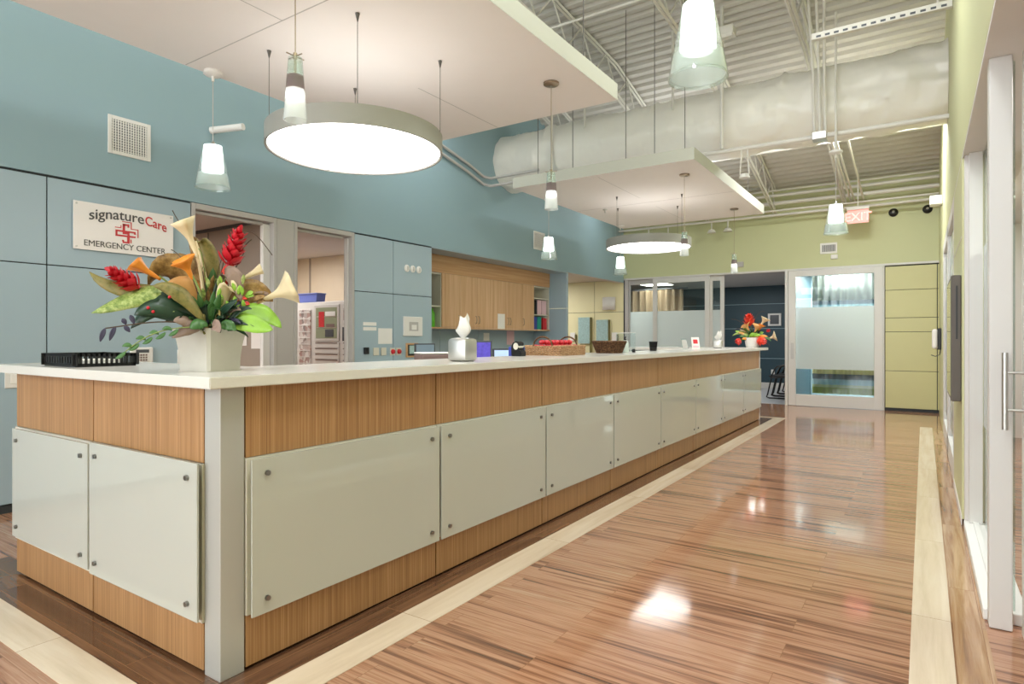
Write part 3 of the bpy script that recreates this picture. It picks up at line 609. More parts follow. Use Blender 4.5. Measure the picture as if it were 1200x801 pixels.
# ------------------------------------------------------------------ things on the blue wall
def plate(name, y0, y1, z0, z1, mat, label, cat, d=.012, group=None):
    o = bx(name, mat, XW+.0005, XW+d, y0, y1, z0, z1, None, .004); tag(o, label, cat, group); return o
t = thing('light_switch', 'white rocker light switch on the blue wall below the countertop edge', 'switch')
bx('switch_plate', 'white', XW+.0005, XW+.007, 1.60, 1.70, .86, .985, t, .003); bx('rocker', 'paper', XW+.007, XW+.012, 1.632, 1.668, .89, .955, t, .002)
t = thing('wall_keypad', 'white keypad with a dark display beside the file tray', 'keypad')
bx('keypad_body', 'white', XW+.0005, XW+.03, 2.40, 2.576, .998, 1.135, t, .012); bx('keypad_display', 'greyd', XW+.03, XW+.0315, 2.44, 2.54, 1.09, 1.115, t)
m = MB()
for i in range(4):
    for j in range(3): m.box(XW+.03, XW+.034, 2.452+.02*i, 2.464+.02*i, 1.025+.02*j, 1.038+.02*j)
m.build('keypad_buttons', 'brownd', t)
plate('switch_plate', 2.78, 2.86, .99, 1.11, 'white', 'white switch plate on the blue wall just behind the planter', 'switch')
for i, y in enumerate((5.555, 5.66, 5.77)):
    t = thing('wall_badge', ('round white wall fitting farthest left in the row of three', 'round white wall fitting in the middle of the row of three', 'round white wall fitting farthest right in the row of three')[i], 'wall fitting', (XW, y+.02, 2.065), 0, 'row of three round white wall fittings')
    m = MB(); m.lathe([(.001, .02), (.03, .018), (.045, .006), (.045, .001)], 24)
    for v in m.bm.verts: v.co = Vector((v.co.z, v.co.x, v.co.y))
    m.build('fitting_disc', 'paper', t, smooth=40); bx('fitting_slot', 'greyframe', .018, .022, -.008, .008, -.025, .025, t, .002)
plate('wall_sign_label', 4.865, 5.07, 1.352, 1.392, 'paper', 'upper of two white label strips on the blue panel', 'label', .004)
plate('wall_sign_label', 4.865, 5.07, 1.297, 1.336, 'paper', 'lower of two white label strips on the blue panel', 'label', .004)
plate('paper_notice', 5.098, 5.325, 1.142, 1.325, 'paper', 'square white paper notice beside the panel seam', 'notice', .003)
t = thing('wall_thermostat', 'square white framed touch panel on the blue panel', 'control panel')
bx('panel_body', 'white', XW+.0005, XW+.02, 5.506, 5.843, 1.235, 1.475, t, .006); bx('panel_screen', 'greyframe', XW+.02, XW+.022, 5.60, 5.76, 1.30, 1.41, t); bx('screen_image', 'paper', XW+.022, XW+.0235, 5.64, 5.73, 1.315, 1.375, t)
plate('wall_switch', 4.875, 4.935, 1.03, 1.105, 'black', 'small black wall switch at the left of the outlet row', 'switch', .03)
plate('outlet_plate', 5.018, 5.105, 1.01, 1.10, 'cream', 'left one of two cream outlet plates in the row', 'outlet', .012); plate('outlet_plate', 5.14, 5.222, 1.008, 1.10, 'cream', 'right one of two cream outlet plates in the row', 'outlet', .012)
for i, y in enumerate((5.30, 5.405)):
    t = thing('wall_button', ('round dark red wall button on the left of the pair', 'round dark red wall button on the right of the pair')[i], 'button', (XW, y+.03, 1.05), 0, 'pair of dark red wall buttons')
    bx('button_plate', 'cream', .0005, .006, -.042, .042, -.045, .045, t, .004)
    m = MB(); m.lathe([(.001, .03), (.025, .026), (.03, .006)], 20)
    for v in m.bm.verts: v.co = Vector((v.co.z, v.co.x, v.co.y))
    m.build('button_cap', 'red', t, smooth=40)
t = thing('picture_frame', 'small wood framed picture on the blue panel left of the dark monitor', 'picture')
m = MB(); m.box(XW+.0005, XW+.02, 5.555, 5.76, .975, 1.15, .003); m.build('frame', 'mapledark', t); bx('picture_mat', 'black', XW+.02, XW+.022, 5.575, 5.74, .995, 1.13, t); bx('picture_print', 'poster', XW+.022, XW+.0235, 5.60, 5.715, 1.02, 1.12, t)

# ------------------------------------------------------------------ wall cabinets in the alcove
XC = XW-.335; XB = XW-.678
cb = thing('wall_cabinet', 'long maple wall cabinet with doors and open end shelves', 'cabinet')
bx('fascia', 'mapledark', XC-.03, XC-.006, 6.045, 9.635, 2.125, ZP-.014, cb)
m = MB(); m.box(XB, XC-.02, 6.045, 9.635, 1.345, 1.365); m.box(XB, XC-.02, 6.045, 9.635, 2.10, 2.12)
for y in (6.045, 6.63, 9.085, 9.617): m.box(XB, XC-.02, y, y+.018, 1.365, 2.10)
m.box(XB, XB+.012, 6.06, 9.62, 1.365, 2.10); m.build('carcass', 'cream', cb)
bx('bottom_edge', 'maple', XC-.02, XC, 6.045, 9.635, 1.345, 1.366, cb)
bx('shelf', 'cream', XB+.012, XC-.02, 6.063, 6.63, 1.648, 1.666, cb); bx('shelf', 'cream', XB+.012, XC-.02, 9.103, 9.617, 1.612, 1.630, cb); bx('shelf', 'cream', XB+.012, XC-.02, 9.103, 9.617, 1.90, 1.918, cb)
ds = [6.642, 7.045, 7.45, 7.872, 8.30, 8.715, 9.09]
for i, (a, b) in enumerate(zip(ds, ds[1:])):
    dr = bx('door', 'maple', XC-.019, XC, a+.002, b-.002, 1.369, 2.121, cb, .002)
    y = (b-.035) if i % 2 == 0 and i != 4 else a+.035
    if i in (1,): y = b-.035
    if i in (2,): y = a+.035
    if i == 3: y = b-.035
    if i == 4: y = a+.035
    if i == 5: y = a+.02
    m = MB(); m.tube([(XC, y, 1.43), (XC+.022, y, 1.435), (XC+.028, y, 1.485), (XC+.022, y, 1.535), (XC, y, 1.54)], .005, 8); m.build('handle', 'nickel', dr, smooth=50)
o = bx('paper_notice', 'paper', XC+.0005, XC+.003, 7.99, 8.19, 1.36, 1.60, None); tag(o, 'white paper sheet taped to the maple cabinet doors', 'notice')
for y0, y1, z0, z1, lb in ((8.08, 8.24, 1.12, 1.30, 'small white note on the blue backsplash left of its neighbour'), (8.75, 8.98, 1.10, 1.34, 'larger paper sheet on the backsplash under the cabinet')):
    o = bx('paper_notice', 'paper' if y0 < 8.5 else 'pink', XB+.0005, XB+.003, y0, y1, z0, z1); tag(o, lb, 'notice')
for i, y in enumerate((6.46, 6.56)):
    t = thing('spray_bottle', ('lime green bottle behind its twin on the left open shelf', 'lime green bottle nearest the first maple door on the shelf')[i], 'bottle', (XC-.08-.04*i, y, 1.366), 0, 'lime green bottles on the open shelf')
    MB().lathe([(.001, 0), (.042, 0), (.044, .01), (.044, .19), (.03, .215), (.02, .225), (.001, .226)], 24).build('bottle_body', 'lime', t, smooth=40)
    MB().lathe([(.022, .226), (.022, .262), (.001, .264)], 16).build('bottle_cap', 'lime', t, smooth=40)
o = bx('binder', 'greyd', XB+.05, XC-.05, 6.42, 6.47, 1.667, 1.92, None, .003); tag(o, 'dark grey binder standing on the left open shelf', 'binder')
def book(y0, y1, z0, h, mat, label, cat='binder', lean=0):
    t = thing('binder', label, cat, (XC-.05, y0, z0)); t.rotation_euler = (lean, 0, 0); w = y1-y0
    m = MB(); m.box(-.22, 0, 0, .004, 0, h); m.box(-.22, 0, w-.004, w, 0, h); m.box(-.004, 0, 0.004, w-.004, 0, h); m.build('cover', mat, t); bx('pages', 'paper', -.21, -.005, .005, w-.005, .004, h-.006, t)
book(9.12, 9.19, 1.6305, .25, 'black', 'black binder upright on the right open shelf')
book(9.215, 9.27, 1.6305, .25, 'black', 'thin black binder beside the pink folders')
book(9.28, 9.41, 1.6305, .255, 'pink', 'thick pink folder beside the thin black binder'); book(9.43, 9.58, 1.6305, .25, 'pink', 'pink folder at the end of the right open shelf')
book(9.12, 9.27, 1.3665, .22, 'blueb', 'blue binder on the lower right shelf'); book(9.28, 9.41, 1.3665, .225, 'teal', 'teal binder on the lower right shelf'); book(9.47, 9.53, 1.3665, .21, 'red', 'red binder on the lower right shelf'); book(9.54, 9.60, 1.3665, .2, 'redwrap', 'thin red folder at the right end of the lower shelf')

# ------------------------------------------------------------------ medicine cabinet in store room
pc = thing('dispensing_cabinet', 'white medicine dispensing cabinet with drawers and glass doors', 'cabinet')
yf = 6.0
bx('cabinet_body', 'white', -7.96, -6.4, yf+.02, 6.7, 0, 1.75, pc, .01)
def bay(x0, x1, z0, z1, mat, nm): return bx(nm, mat, x0, x1, yf+.002, yf+.022, z0, z1, pc, .004)
M['clutter'] = None
m_, nt, b = new('stocked_compartments'); tc = node(nt, 'ShaderNodeTexCoord'); v = node(nt, 'ShaderNodeTexVoronoi'); v.inputs['Scale'].default_value = 16; nt.links.new(tc.outputs['Object'], v.inputs['Vector'])
r = ramp(nt, [(0, '#8b7d7a'), (.35, '#cfc8c4'), (.6, '#b08a82'), (.8, '#e6e2de')]); sx = node(nt, 'ShaderNodeSeparateColor'); nt.links.new(v.outputs['Color'], sx.inputs[0]); nt.links.new(sx.outputs[0], r.inputs[0]); nt.links.new(r.outputs[0], b.inputs['Base Color']); M['clutter'] = m_
bay(-7.88, -7.62, .62, 1.64, 'clutter', 'stocked_tower')
m = MB()
for i in range(11): m.box(-7.88, -7.62, yf-.002, yf+.004, .64+.095*i, .652+.095*i)
m.build('tower_shelf', 'white', pc)
g = bay(-7.53, -6.99, 1.17, 1.70, 'frame', 'glass_door')
bx('door_glass', 'tvscreen', -7.49, -7.03, yf-.001, yf+.002, 1.21, 1.66, g)
for z in (1.36, 1.52): bx('rack', 'chrome', -7.47, -7.05, yf-.004, yf-.001, z, z+.015, g)
for x0, x1, z0, z1, mt in ((-7.42, -7.3, 1.375, 1.60, 'redwrap'), (-7.28, -7.06, 1.535, 1.6, 'paper'), (-7.28, -7.1, 1.23, 1.34, 'greyd'), (-7.26, -7.08, 1.375, 1.42, 'brownd')): bx('stock_item', mt, x0, x1, yf-.006, yf-.001, z0, z1, g, .002)
for i in range(6):
    z = .66+.083*i; d = bay(-7.53, -6.99, z, z+.075, 'white', 'drawer'); bx('drawer_pull', 'brownd', -7.5, -7.02, yf-.004, yf+.002, z+.062, z+.074, d)
    d = bay(-6.92, -6.66, z, z+.075, 'white', 'drawer'); bx('drawer_pull', 'brownd', -6.9, -6.68, yf-.004, yf+.002, z+.062, z+.074, d)
g = bay(-6.92, -6.66, 1.40, 1.70, 'frame', 'glass_door'); bx('door_glass', 'clutter', -6.89, -6.69, yf-.001, yf+.002, 1.43, 1.67, g)
bay(-6.92, -6.66, 1.17, 1.37, 'greyd', 'control_screen'); bx('red_tag', 'red', -7.035, -6.985, yf-.01, yf+.001, .66, .86, pc, .003)
t = thing('storage_bin', 'blue plastic bin on top of the medicine cabinet', 'bin', (-7.70, 6.1, 1.751))
m = MB(); m.prism([(-.19, 0), (.19, 0), (.21, .12), (-.21, .12)], 'Y', -.08, .08); m.build('bin_body', 'bluebin', t); bx('bin_rim', 'bluebin', -.22, .22, -.09, .09, .12, .135, t, .004)

# ------------------------------------------------------------------ things in hall and on right wall
for i, (x0, x1, z0, z1, lb) in enumerate(((-6.31, -6.03, 1.10, 1.67, 'taller pale poster board on the yellow wall'), (-5.875, -5.60, 1.14, 1.61, 'shorter pale poster board on the yellow wall below the sconce'))):
    t = thing('poster_board', lb, 'poster board'); bx('board_face', 'poster', x0, x1, YF-.06, YF-.05, z0, z1, t, .002); bx('side_strip', 'olive', x1, x1+.03, YF-.06, YF-.013, z0-(.25 if i == 0 else 0), z1, t); bx('board_back', 'cream', x0+.02, x1, YF-.05, YF-.0125, z0+.02, z1-.02, t)
for x, lb in ((-6.42, 'small white card holder left of the taller poster board'), (-5.42, 'small white card holder right of the shorter poster board')):
    t = thing('card_holder', lb, 'holder'); bx('holder_body', 'paper', x-.1, x+.02, YF-.04, YF-.013, 1.16, 1.34, t, .004); bx('holder_edge', 'olive', x+.02, x+.05, YF-.05, YF-.013, 1.16, 1.3, t)
t = thing('wall_sconce', 'square white wall sconce on the yellow hall wall', 'wall light'); m = MB()
rows = [[(-5.74+.3*k/12, YF-.03-.08*math.sin(PI*k/12), z) for k in range(13)] for z in (1.82, 2.09)]; m.grid(rows); m.build('sconce_shade', 'white', t, smooth=60, solid=.006); bx('sconce_back', 'white', -5.72, -5.46, YF-.03, YF-.0125, 1.84, 2.07, t)
t = thing('soap_dispenser', 'white hand sanitizer dispenser with drip tray on the right wall', 'dispenser')
m = MB(); m.box(XR-.11, XR-.04, 10.5, 10.64, 1.06, 1.34, .03); m.build('dispenser_cover', 'white', t); bx('back_plate', 'black', XR-.045, XR-.001, 10.49, 10.65, 1.05, 1.35, t, .008)
MB().tube([(XR-.01, 10.57, 1.05), (XR-.02, 10.57, .98), (XR-.07, 10.57, .955), (XR-.12, 10.57, .975)], .006, 8).build('drip_tray', 'greyd', t)
t = thing('wall_board', 'dark sided wall monitor board on the right wall', 'wall monitor'); bx('board_body', 'tvside', XR-.056, XR-.001, 5.0, 5.75, .79, 1.62, t, .006); bx('board_screen', 'tvscreen', XR-.059, XR-.056, 5.03, 5.72, .82, 1.59, t); bx('side_hinge', 'black', XR-.03, XR-.02, 4.996, 5.0, 1.2, 1.55, t)
o = bx('door_sensor', 'white', XR-.14, XR-.001, 9.9, 10.1, 2.98, 3.1, None, .012); tag(o, 'small white box high in the corner of the right wall', 'sensor')
o = bx('outlet_plate', 'white', -3.42, -3.34, 15.985, 15.997, .34, .46, None, .004); tag(o, 'white outlet plate on the navy wall left of the black chairs', 'outlet'); o.location = (.33, 0, 0)

# wall magazine rack behind the far flowers
t = thing('wall_frame', 'white framed print on the navy wall behind the far flowers', 'picture'); bx('frame', 'white', -3.16, -2.86, 15.97, 15.995, 1.52, 1.82, t, .004); bx('print', 'greyd', -3.11, -2.91, 15.965, 15.97, 1.56, 1.78, t)

# ------------------------------------------------------------------ black chairs in the navy room
def sled_chair():
    t = thing('sled_chair', 'black sled base chair closest to the wooden floor in the row of three', 'chair', (-2.16, 13.5, 0), PI, 'black sled chairs in the navy room')
    for s in (-.24, .24):
        m = MB(); m.tube([(.42, s, .42), (.06, s, .44), (.02, s, .42), (-.07, s, .04), (-.05, s, .014), (.0, s, .014), (.44, s, .014), (.49, s, .03), (.47, s, .08), (.40, s, .40)], .0135, 8); m.build('side_frame', 'black', t, smooth=60)
        m = MB(); m.tube([(.05, s*.9, .45), (.0, s*.9, .53), (-.06, s*.9, .64), (-.02, s*.9, .80), (.0, s*.9, .82)], .012, 8); m.build('back_upright', 'black', t, smooth=60)
    for s in (-.255, .255): MB().tube([(.40, s, .44), (.33, s, .60), (.28, s, .655), (.06, s, .67), (-.03, s, .66)], .014, 8).build('armrest', 'black', t, smooth=60)
    m = MB(); m.box(.02, .45, -.23, .23, .435, .465, .012); m.build('seat', 'black', t)
    m = MB(); m.grid([[(-.055+.05*(1-((k-6)/6)**2)*-.3+ (.04 if z > .7 else 0), -.22+.44*k/12, z) for k in range(13)] for z in (.60, .68, .76, .83)]); m.build('backrest', 'black', t, smooth=60, solid=.018)
    return t
sc = sled_chair(); dup(sc, (-2.16, 14.1, 0), PI, 'black sled base chair in the middle of the row of three'); dup(sc, (-2.16, 14.7, 0), PI, 'black sled base chair closest to the navy wall in the row of three')

# ------------------------------------------------------------------ reception counter
XF, YN, YE, XL = -2.0425, 1.2284, 9.70, -3.876; DEP = .58
rc = thing('reception_counter', 'long bamboo reception counter with white glass front panels', 'reception counter')
m = MB()
m.box(XF-DEP, XF-.02, YN+.02, YE-.02, .02, 1.029); m.box(XL+.02, XF-DEP, YN+.02, YN+.5, .02, 1.029); m.box(XL+.02, XF-DEP, YE-.5, YE-.02, .02, 1.029)
m.build('carcass', 'seam', rc)
ys = [1.323]+[1.323+.0075+1.0425*i for i in range(1, 8)]+[9.668]
ys = [1.323, 2.373, 3.411, 4.449, 5.491, 6.534, 7.588, 8.635, YE]
for i, (a, b) in enumerate(zip(ys, ys[1:])):
    for z0, z1 in ((.77, 1.0295), (.012, .195)):
        bx('wood_panel', 'bamboo', XF-.02, XF, a+.004, b-.004, z0, z1, rc, .0015)
    bx('backing_board', 'cream', XF-.02, XF+.006, a+.003, b-.003, .199, .768, rc)
xsm = [XF-.10, -3.012, XL]
for (b, a) in zip(xsm, xsm[1:]):
    for z0, z1 in ((.755, 1.0295), (.012, .18)):
        bx('wood_panel', 'bamboo', a+.004, b-.004, YN, YN+.02, z0, z1, rc, .0015)
    bx('backing_board', 'cream', a+.002, b-.002, YN-.006, YN+.02, .184, .752, rc)
for z0, z1 in ((.77, 1.0295), (.199, .768), (.012, .195)): bx('wood_panel', 'bamboo', XL+.02, XF-.02, YE-.02, YE, z0, z1, rc)
def glasspanel(axis, a, b, z0, z1, face, backer):
    if axis == 'Y': g = bx('glass_panel', 'backglass', face-.008, face, a, b, z0, z1, rc, .001)
    else: g = bx('glass_panel', 'backglass', a, b, face, face+.008, z0, z1, rc, .001)
    for s in (a+.06, b-.06):
        for z in (z0+.055, z1-.055):
            m = MB()
            if axis == 'Y': m.tube([(backer, s, z), (face+.011, s, z)], .0095, 14)
            else: m.tube([(s, backer, z), (s, face-.011, z)], .0095, 14)
            m.build('standoff', 'steel_dark', g, smooth=40)
for a, b in zip(ys, ys[1:]):
    glasspanel('Y', a+.008, b-.008, .195, .764, XF+.032, XF+.006)
glasspanel('X', -3.826, -2.985, .21, .75, YN-.034, YN-.006)
glasspanel('X', -2.968, -2.13, .20, .76, YN-.034, YN-.006)
m = MB(); m.box(XF-.098, XF+.0, YN, YN+.093, .0, 1.0295, .003); m.build('corner_post', 'post', rc)
bx('toe_kick', 'black', XF-.06, XF-.03, YN+.04, YE-.04, 0, .02, rc); bx('toe_kick', 'black', XL+.04, XF-.06, YN+.03, YN+.06, 0, .02, rc)
bx('end_trim', 'frame', XF-.02, XF+.012, YE, YE+.012, 0.0, 1.0295, rc)
m = MB(); m.prism([(XF+.045, 1.165), (XF+.045, 10.13), (XL-.18, 10.13), (XL-.18, YE-.5), (XF-DEP-.03, YE-.5), (XF-DEP-.03, YN+.52), (XL-.18, YN+.52), (XL-.18, 1.165)], 'Z', 1.03, 1.07)
bmesh.ops.bevel(m.bm, geom=m.bm.edges[:], offset=.003, segments=2, affect='EDGES')
o = m.build('countertop', 'top'); tag(o, 'white quartz countertop running the length of the counter', 'countertop')
ZT = 1.0702
# inner work desk
d2 = thing('work_desk', 'low desk along the blue wall under the wood cabinets', 'desk'); bx('desk_top', 'cream', XW+.012, XW+.85, 4.78, 9.6, .71, .74, d2)
for y in (4.85, 7.2, 9.5): bx('desk_leg', 'greyd', XW+.7, XW+.78, y-.03, y+.03, 0, .71, d2)
dk = thing('work_desk', 'low work desk behind the reception counter', 'desk'); bx('desk_top', 'cream', XF-DEP-.75, XF-DEP-.004, YN+.52, YE-.52, .71, .74, dk)
for y in (YN+.6, 3.5, 6, YE-.6): bx('desk_leg', 'greyd', XF-DEP-.72, XF-DEP-.66, y-.03, y+.03, 0, .71, dk)
def monitor(x, y, z0, w, h, rz, smat, label, tilt=0, back='greyd'):
    t = thing('monitor', label, 'monitor', (x, y, .7405), rz)
    bx('bezel', back, -.015, .012, -w/2, w/2, z0-.74, z0-.74+h, t, .004); bx('screen', smat, .012, .014, -w/2+.014, w/2-.014, z0-.74+.014, z0-.74+h-.014, t)
    bx('stand', 'greyd', -.03, -.015, -.03, .03, .01, z0-.74+h*.5, t); bx('foot', 'greyd', -.11, .09, -.11, .11, 0, .012, t, .004); return t
monitor(-4.62, 5.18, .90, .25, .25, -.35, 'screengrey', 'dark framed monitor behind the counter left of the tissue box')
monitor(-3.12, 4.22, .92, .17, .265, -.75, 'screenpurple', 'monitor with a purple screen just right of the steel tissue box')
monitor(-3.1, 4.55, .90, .24, .215, -.75, 'screenblue', 'monitor with a pale blue screen left of the tape dispenser')
t = thing('printer', 'brown grey box shaped printer behind the counter left of the tissue box', 'printer', (-3.02, 3.48, .7405), -.55); bx('printer_body', 'brownd', -.1, .1, -.12, .12, 0, .35, t, .012); bx('printer_lid', 'paper', -.1, .1, -.12, .12, .351, .362, t, .004)
o = bx('document_box', 'blueb', -2.93, -2.83, 4.34, 4.44, .7405, 1.135, None, .004); tag(o, 'royal blue document box next to the pale blue monitor', 'box')

# ------------------------------------------------------------------ things on the countertop
def letter_tray(x0, x1, y0, y1, h):
    t = thing('letter_tray', 'black slotted desk basket on the left end of the countertop', 'desk basket', ((x0+x1)/2, (y0+y1)/2, ZT)); a, b = (x1-x0)/2, (y1-y0)/2
    bx('tray_base', 'black', -a, a, -b, b, 0, .006, t)
    m = MB(); th = .006
    for s in (-1, 1):
        for z0, z1 in ((0.006, .016), (h-.014, h)):
            m.box(-a, a, s*b-th/2, s*b+th/2, z0, z1); m.box(s*a-th/2, s*a+th/2, -b, b, z0, z1)
        n = 12
        for i in range(n+1):
            c = -a+2*a*i/n; w = .016 if i in (0, n) else .0065; m.box(c-w, c+w, s*b-th/2, s*b+th/2, .006, h)
        for i in range(n+1):
            c = -b+2*b*i/n; w = .014 if i in (0, n) else .005; m.box(s*a-th/2, s*a+th/2, c-w, c+w, .006, h)
    m.build('slotted_side', 'black', t)
    bx('paper_stack', 'paper', -a+.02, a-.12, -b+.02, b-.02, .007, .03, t)
letter_tray(-3.56, -3.22, 1.24, 1.50, .062)

def tissue(x, y, s, h, rz, label):
    t = thing('tissue_box', label, 'tissue box', (x, y, ZT), rz, 'steel tissue box covers')
    m = MB(); m.box(-s, s, -s, s, 0, h, .022); m.build('steel_cover', 'chrome', t, smooth=35)
    MB().lathe([(.03, h-.001), (.045, h+.0015), (.048, h+.0015), (.05, h-.001)], 24).build('opening_ring', 'chrome', t, smooth=40)
    m = MB(); rows = []
    for j in range(9):
        u = j/8; row = []
        for k in range(25):
            a = 2*PI*k/24; r = .010+.032*math.sin(min(1, u*1.2)*PI*.78)**1.3; r *= 1+.22*math.cos(5*a+3*u)*u+.12*math.cos(3*a-2)*u
            row.append((math.cos(a)*r*1.15+.014*u*u, math.sin(a)*r*.6+.010*math.sin(u*5), h-.005+u*(.105+.038*math.cos(a+.7)*u+.018*math.cos(3*a)*u)))
        rows.append(row)
    m.grid(rows); m.build('tissue', 'paper', t, smooth=70)
    return t
tissue(-2.24, 2.84, .066, .135, .05, 'steel tissue box with white tissue near the middle of the countertop')
tissue(-2.40, 8.80, .064, .115, .15, 'steel tissue box on the far countertop beside the far flowers')
t = thing('tape_dispenser', 'black tape dispenser on the countertop left of the red basket', 'tape dispenser', (-2.56, 3.93, ZT), -.2)
m = MB(); m.prism([(-.05, 0), (.05, 0), (.055, .03), (.02, .05), (.03, .10), (0, .115), (-.04, .10), (-.055, .06)], 'Y', -.03, .03); bmesh.ops.bevel(m.bm, geom=m.bm.edges[:], offset=.004, segments=2, affect='EDGES'); m.build('dispenser_body', 'black', t)
m = MB(); m.tube([(0, -.032, .075), (0, .032, .075)], .026, 20); m.build('tape_roll', 'cream', t, smooth=40)

def weave_box(t, a, b, h, mat):
    m = MB(); n = 26
    def wall(p0, p1):
        p0, p1 = Vector(p0), Vector(p1); L_ = (p1-p0).length; k = int(L_/.012); nn = Vector((p1.y-p0.y, p0.x-p1.x, 0)).normalized()
        for j in range(7):
            z = .006+(h-.008)*j/6
            m.tube([p0+(p1-p0)*i/k+nn*(.004*(1 if (i+j) % 2 else -1))+Vector((0, 0, z)) for i in range(k+1)], h/14, 5)
        for i in range(0, k+1, 2): m.tube([p0+(p1-p0)*i/k, p0+(p1-p0)*i/k+Vector((0, 0, h))], .003, 5)
    c = [(-a, -b, 0), (a, -b, 0), (a, b, 0), (-a, b, 0)]
    for i in range(4): wall(c[i], c[(i+1) % 4])
    m.box(-a, a, -b, b, 0, .006); m.build('woven_sides', mat, t)
    m = MB(); m.tube([Vector(p)+Vector((0, 0, h)) for p in c], .008, 8, closed=True); m.build('woven_rim', mat, t)
bk = thing('wicker_basket', 'rectangular wicker basket of red wrapped sweets on the countertop', 'basket', (-2.493, 4.38, ZT), 0)
weave_box(bk, .16, .205, .073, 'wicker')
bx('paper_lining', 'cream', -.150, .150, -.195, .195, .007, .044, bk, .01)
for s in (-1, 1): MB().tube([(.085*math.cos(a), s*.205, .073+.075*math.sin(a)) for a in [PI*i/14 for i in range(15)]], .007, 8).build('basket_handle', 'wickerd', bk, smooth=60)
k = 0
pos = []
for i in range(4):
    for j in range(5): pos.append((-.098+.065*i+random.uniform(-.004, .004), -.145+.0725*j+random.uniform(-.004, .004), .062))
for i in range(3):
    for j in range(4): pos.append((-.066+.066*i, -.108+.0725*j, .099))
o0 = None
for (x, y, z) in pos:
    if o0 is None:
        m = MB(); m.ball((0, 0, 0), .027, (.95, 1, .75)); m.tube([(.022, 0, .004), (.028, 0, .006), (.034, 0, .008)], [.004, .007, .011], 8); m.tube([(-.022, 0, .004), (-.028, 0, .006), (-.034, 0, .008)], [.004, .007, .011], 8)
        o0 = m.build('wrapped_sweet', 'redwrap', smooth=70); o = o0
    else: o = o0.copy(); C.objects.link(o)
    o.location = (-2.493+x, 4.38+y, ZT+z+.004); o.rotation_euler = (0, 0, PI/2+random.uniform(-.25, .25)); tag(o, 'red wrapped sweet piled in the rectangular wicker basket', 'sweet', 'red sweets in the wicker basket')
bo = thing('wicker_bowl', 'dark oval wicker bowl on the countertop right of the red basket', 'bowl', (-2.42, 5.25, ZT), .5)
m = MB(); rows = []
for j in range(9):
    u = j/8; rr = .105+.035*u
    m.tube([(rr*math.cos(2*PI*i/60)*1.08+.004*math.cos(2*PI*i/60)*(1 if (i+j) % 2 else -1), rr*math.sin(2*PI*i/60)*.85+.004*math.sin(2*PI*i/60)*(1 if (i+j) % 2 else -1), .006+.095*u) for i in range(60)], .0068, 5, closed=True)
m.lathe([(.001, .003), (.105, .003)], 30, sx=1.08, sy=.85); m.build('woven_wall', 'wickerd', bo, smooth=60)
m = MB(); m.tube([(.142*math.cos(2*PI*i/60)*1.08, .142*math.sin(2*PI*i/60)*.85, .105) for i in range(60)], .009, 8, closed=True); m.build('woven_rim', 'wickerd', bo, smooth=60)
t = thing('sanitizer_bottle', 'white pump bottle beside the dark wicker bowl', 'bottle', (-2.38, 5.52, ZT))
M['bottle'] = plain('milky_bottle', '#d7e3dc', .25)
MB().lathe([(.001, 0), (.034, 0), (.036, .006), (.035, .09), (.024, .112), (.012, .118), (.001, .119)], 24).build('bottle_body', 'bottle', t, smooth=40)
m = MB(); m.lathe([(.014, .118), (.014, .132), (.005, .134), (.005, .152), (.001, .153)], 16); m.tube([(0, 0, .152), (.015, -.02, .152), (.02, -.03, .146)], .005, 8); m.build('pump', 'black', t, smooth=40)
o = MB().lathe([(.001, 0), (.016, 0), (.018, .02), (.012, .034), (.001, .036)], 16).build('stamp', 'black', smooth=40); o.location = (-2.35, 5.66, ZT); tag(o, 'small black stamp beside the pump bottle', 'stamp')
t = thing('pen_cup', 'black mesh pen cup on the far part of the countertop', 'cup', (-2.44, 6.42, ZT))
m = MB(); m.lathe([(.036, 0), (.045, .10)], 28)
M['mesh'] = glassy('black_wire_mesh', '#8a8a8a', .1, .3, .18, '#1c1c1c')
m.build('mesh_wall', 'mesh', t, smooth=40, ); m = MB(); m.tube([(.045*math.cos(2*PI*i/32), .045*math.sin(2*PI*i/32), .10) for i in range(32)], .0035, 6, closed=True); m.lathe([(.001, .001), (.037, .001), (.037, .012), (.035, .012)], 28); m.build('cup_rim', 'black', t)
t = thing('acrylic_screen', 'clear acrylic screen standing on the countertop behind the pump bottle', 'screen', (-2.56, 5.95, ZT), 1.0)
bx('screen_sheet', 'acryl', -.003, .003, -.17, .17, 0, .19, t); bx('screen_edge', 'paper', -.004, .004, -.17, .17, .19, .196, t)
t = thing('card_holder', 'clear leaflet holder on the far countertop', 'holder', (-2.52, 7.75, ZT), -.5)
m = MB(); m.box(-.03, .03, -.045, .045, 0, .004); m.build('holder_base', 'acryl', t)
m = MB(); m.box(-.002, .002, -.045, .045, 0, .14, 0, Matrix.Rotation(-.25, 4, 'Y')); m.build('holder_back', 'acryl', t); m = MB(); m.box(.002, .004, -.04, .04, .004, .12, 0, Matrix.Rotation(-.25, 4, 'Y')); m.build('leaflet', 'greyframe', t)
t = thing('leaflet_stand', 'white and pink leaflet card standing beside the clear holder', 'leaflet', (-2.46, 8.0, ZT), -.62)
m = MB(); m.box(-.002, .002, -.06, .06, .0, .155, 0, Matrix.Rotation(-.18, 4, 'Y')); m.build('card', 'paper', t)
m = MB(); m.box(.002, .003, -.035, .035, .07, .125, 0, Matrix.Rotation(-.18, 4, 'Y')); m.build('card_picture', 'redwrap', t); m = MB(); m.box(.002, .003, -.045, .045, .015, .045, 0, Matrix.Rotation(-.18, 4, 'Y')); m.build('card_band', 'pink', t)
m = MB(); m.box(-.05, -.003, -.03, .03, 0, .004); m.build('card_foot', 'paper', t)

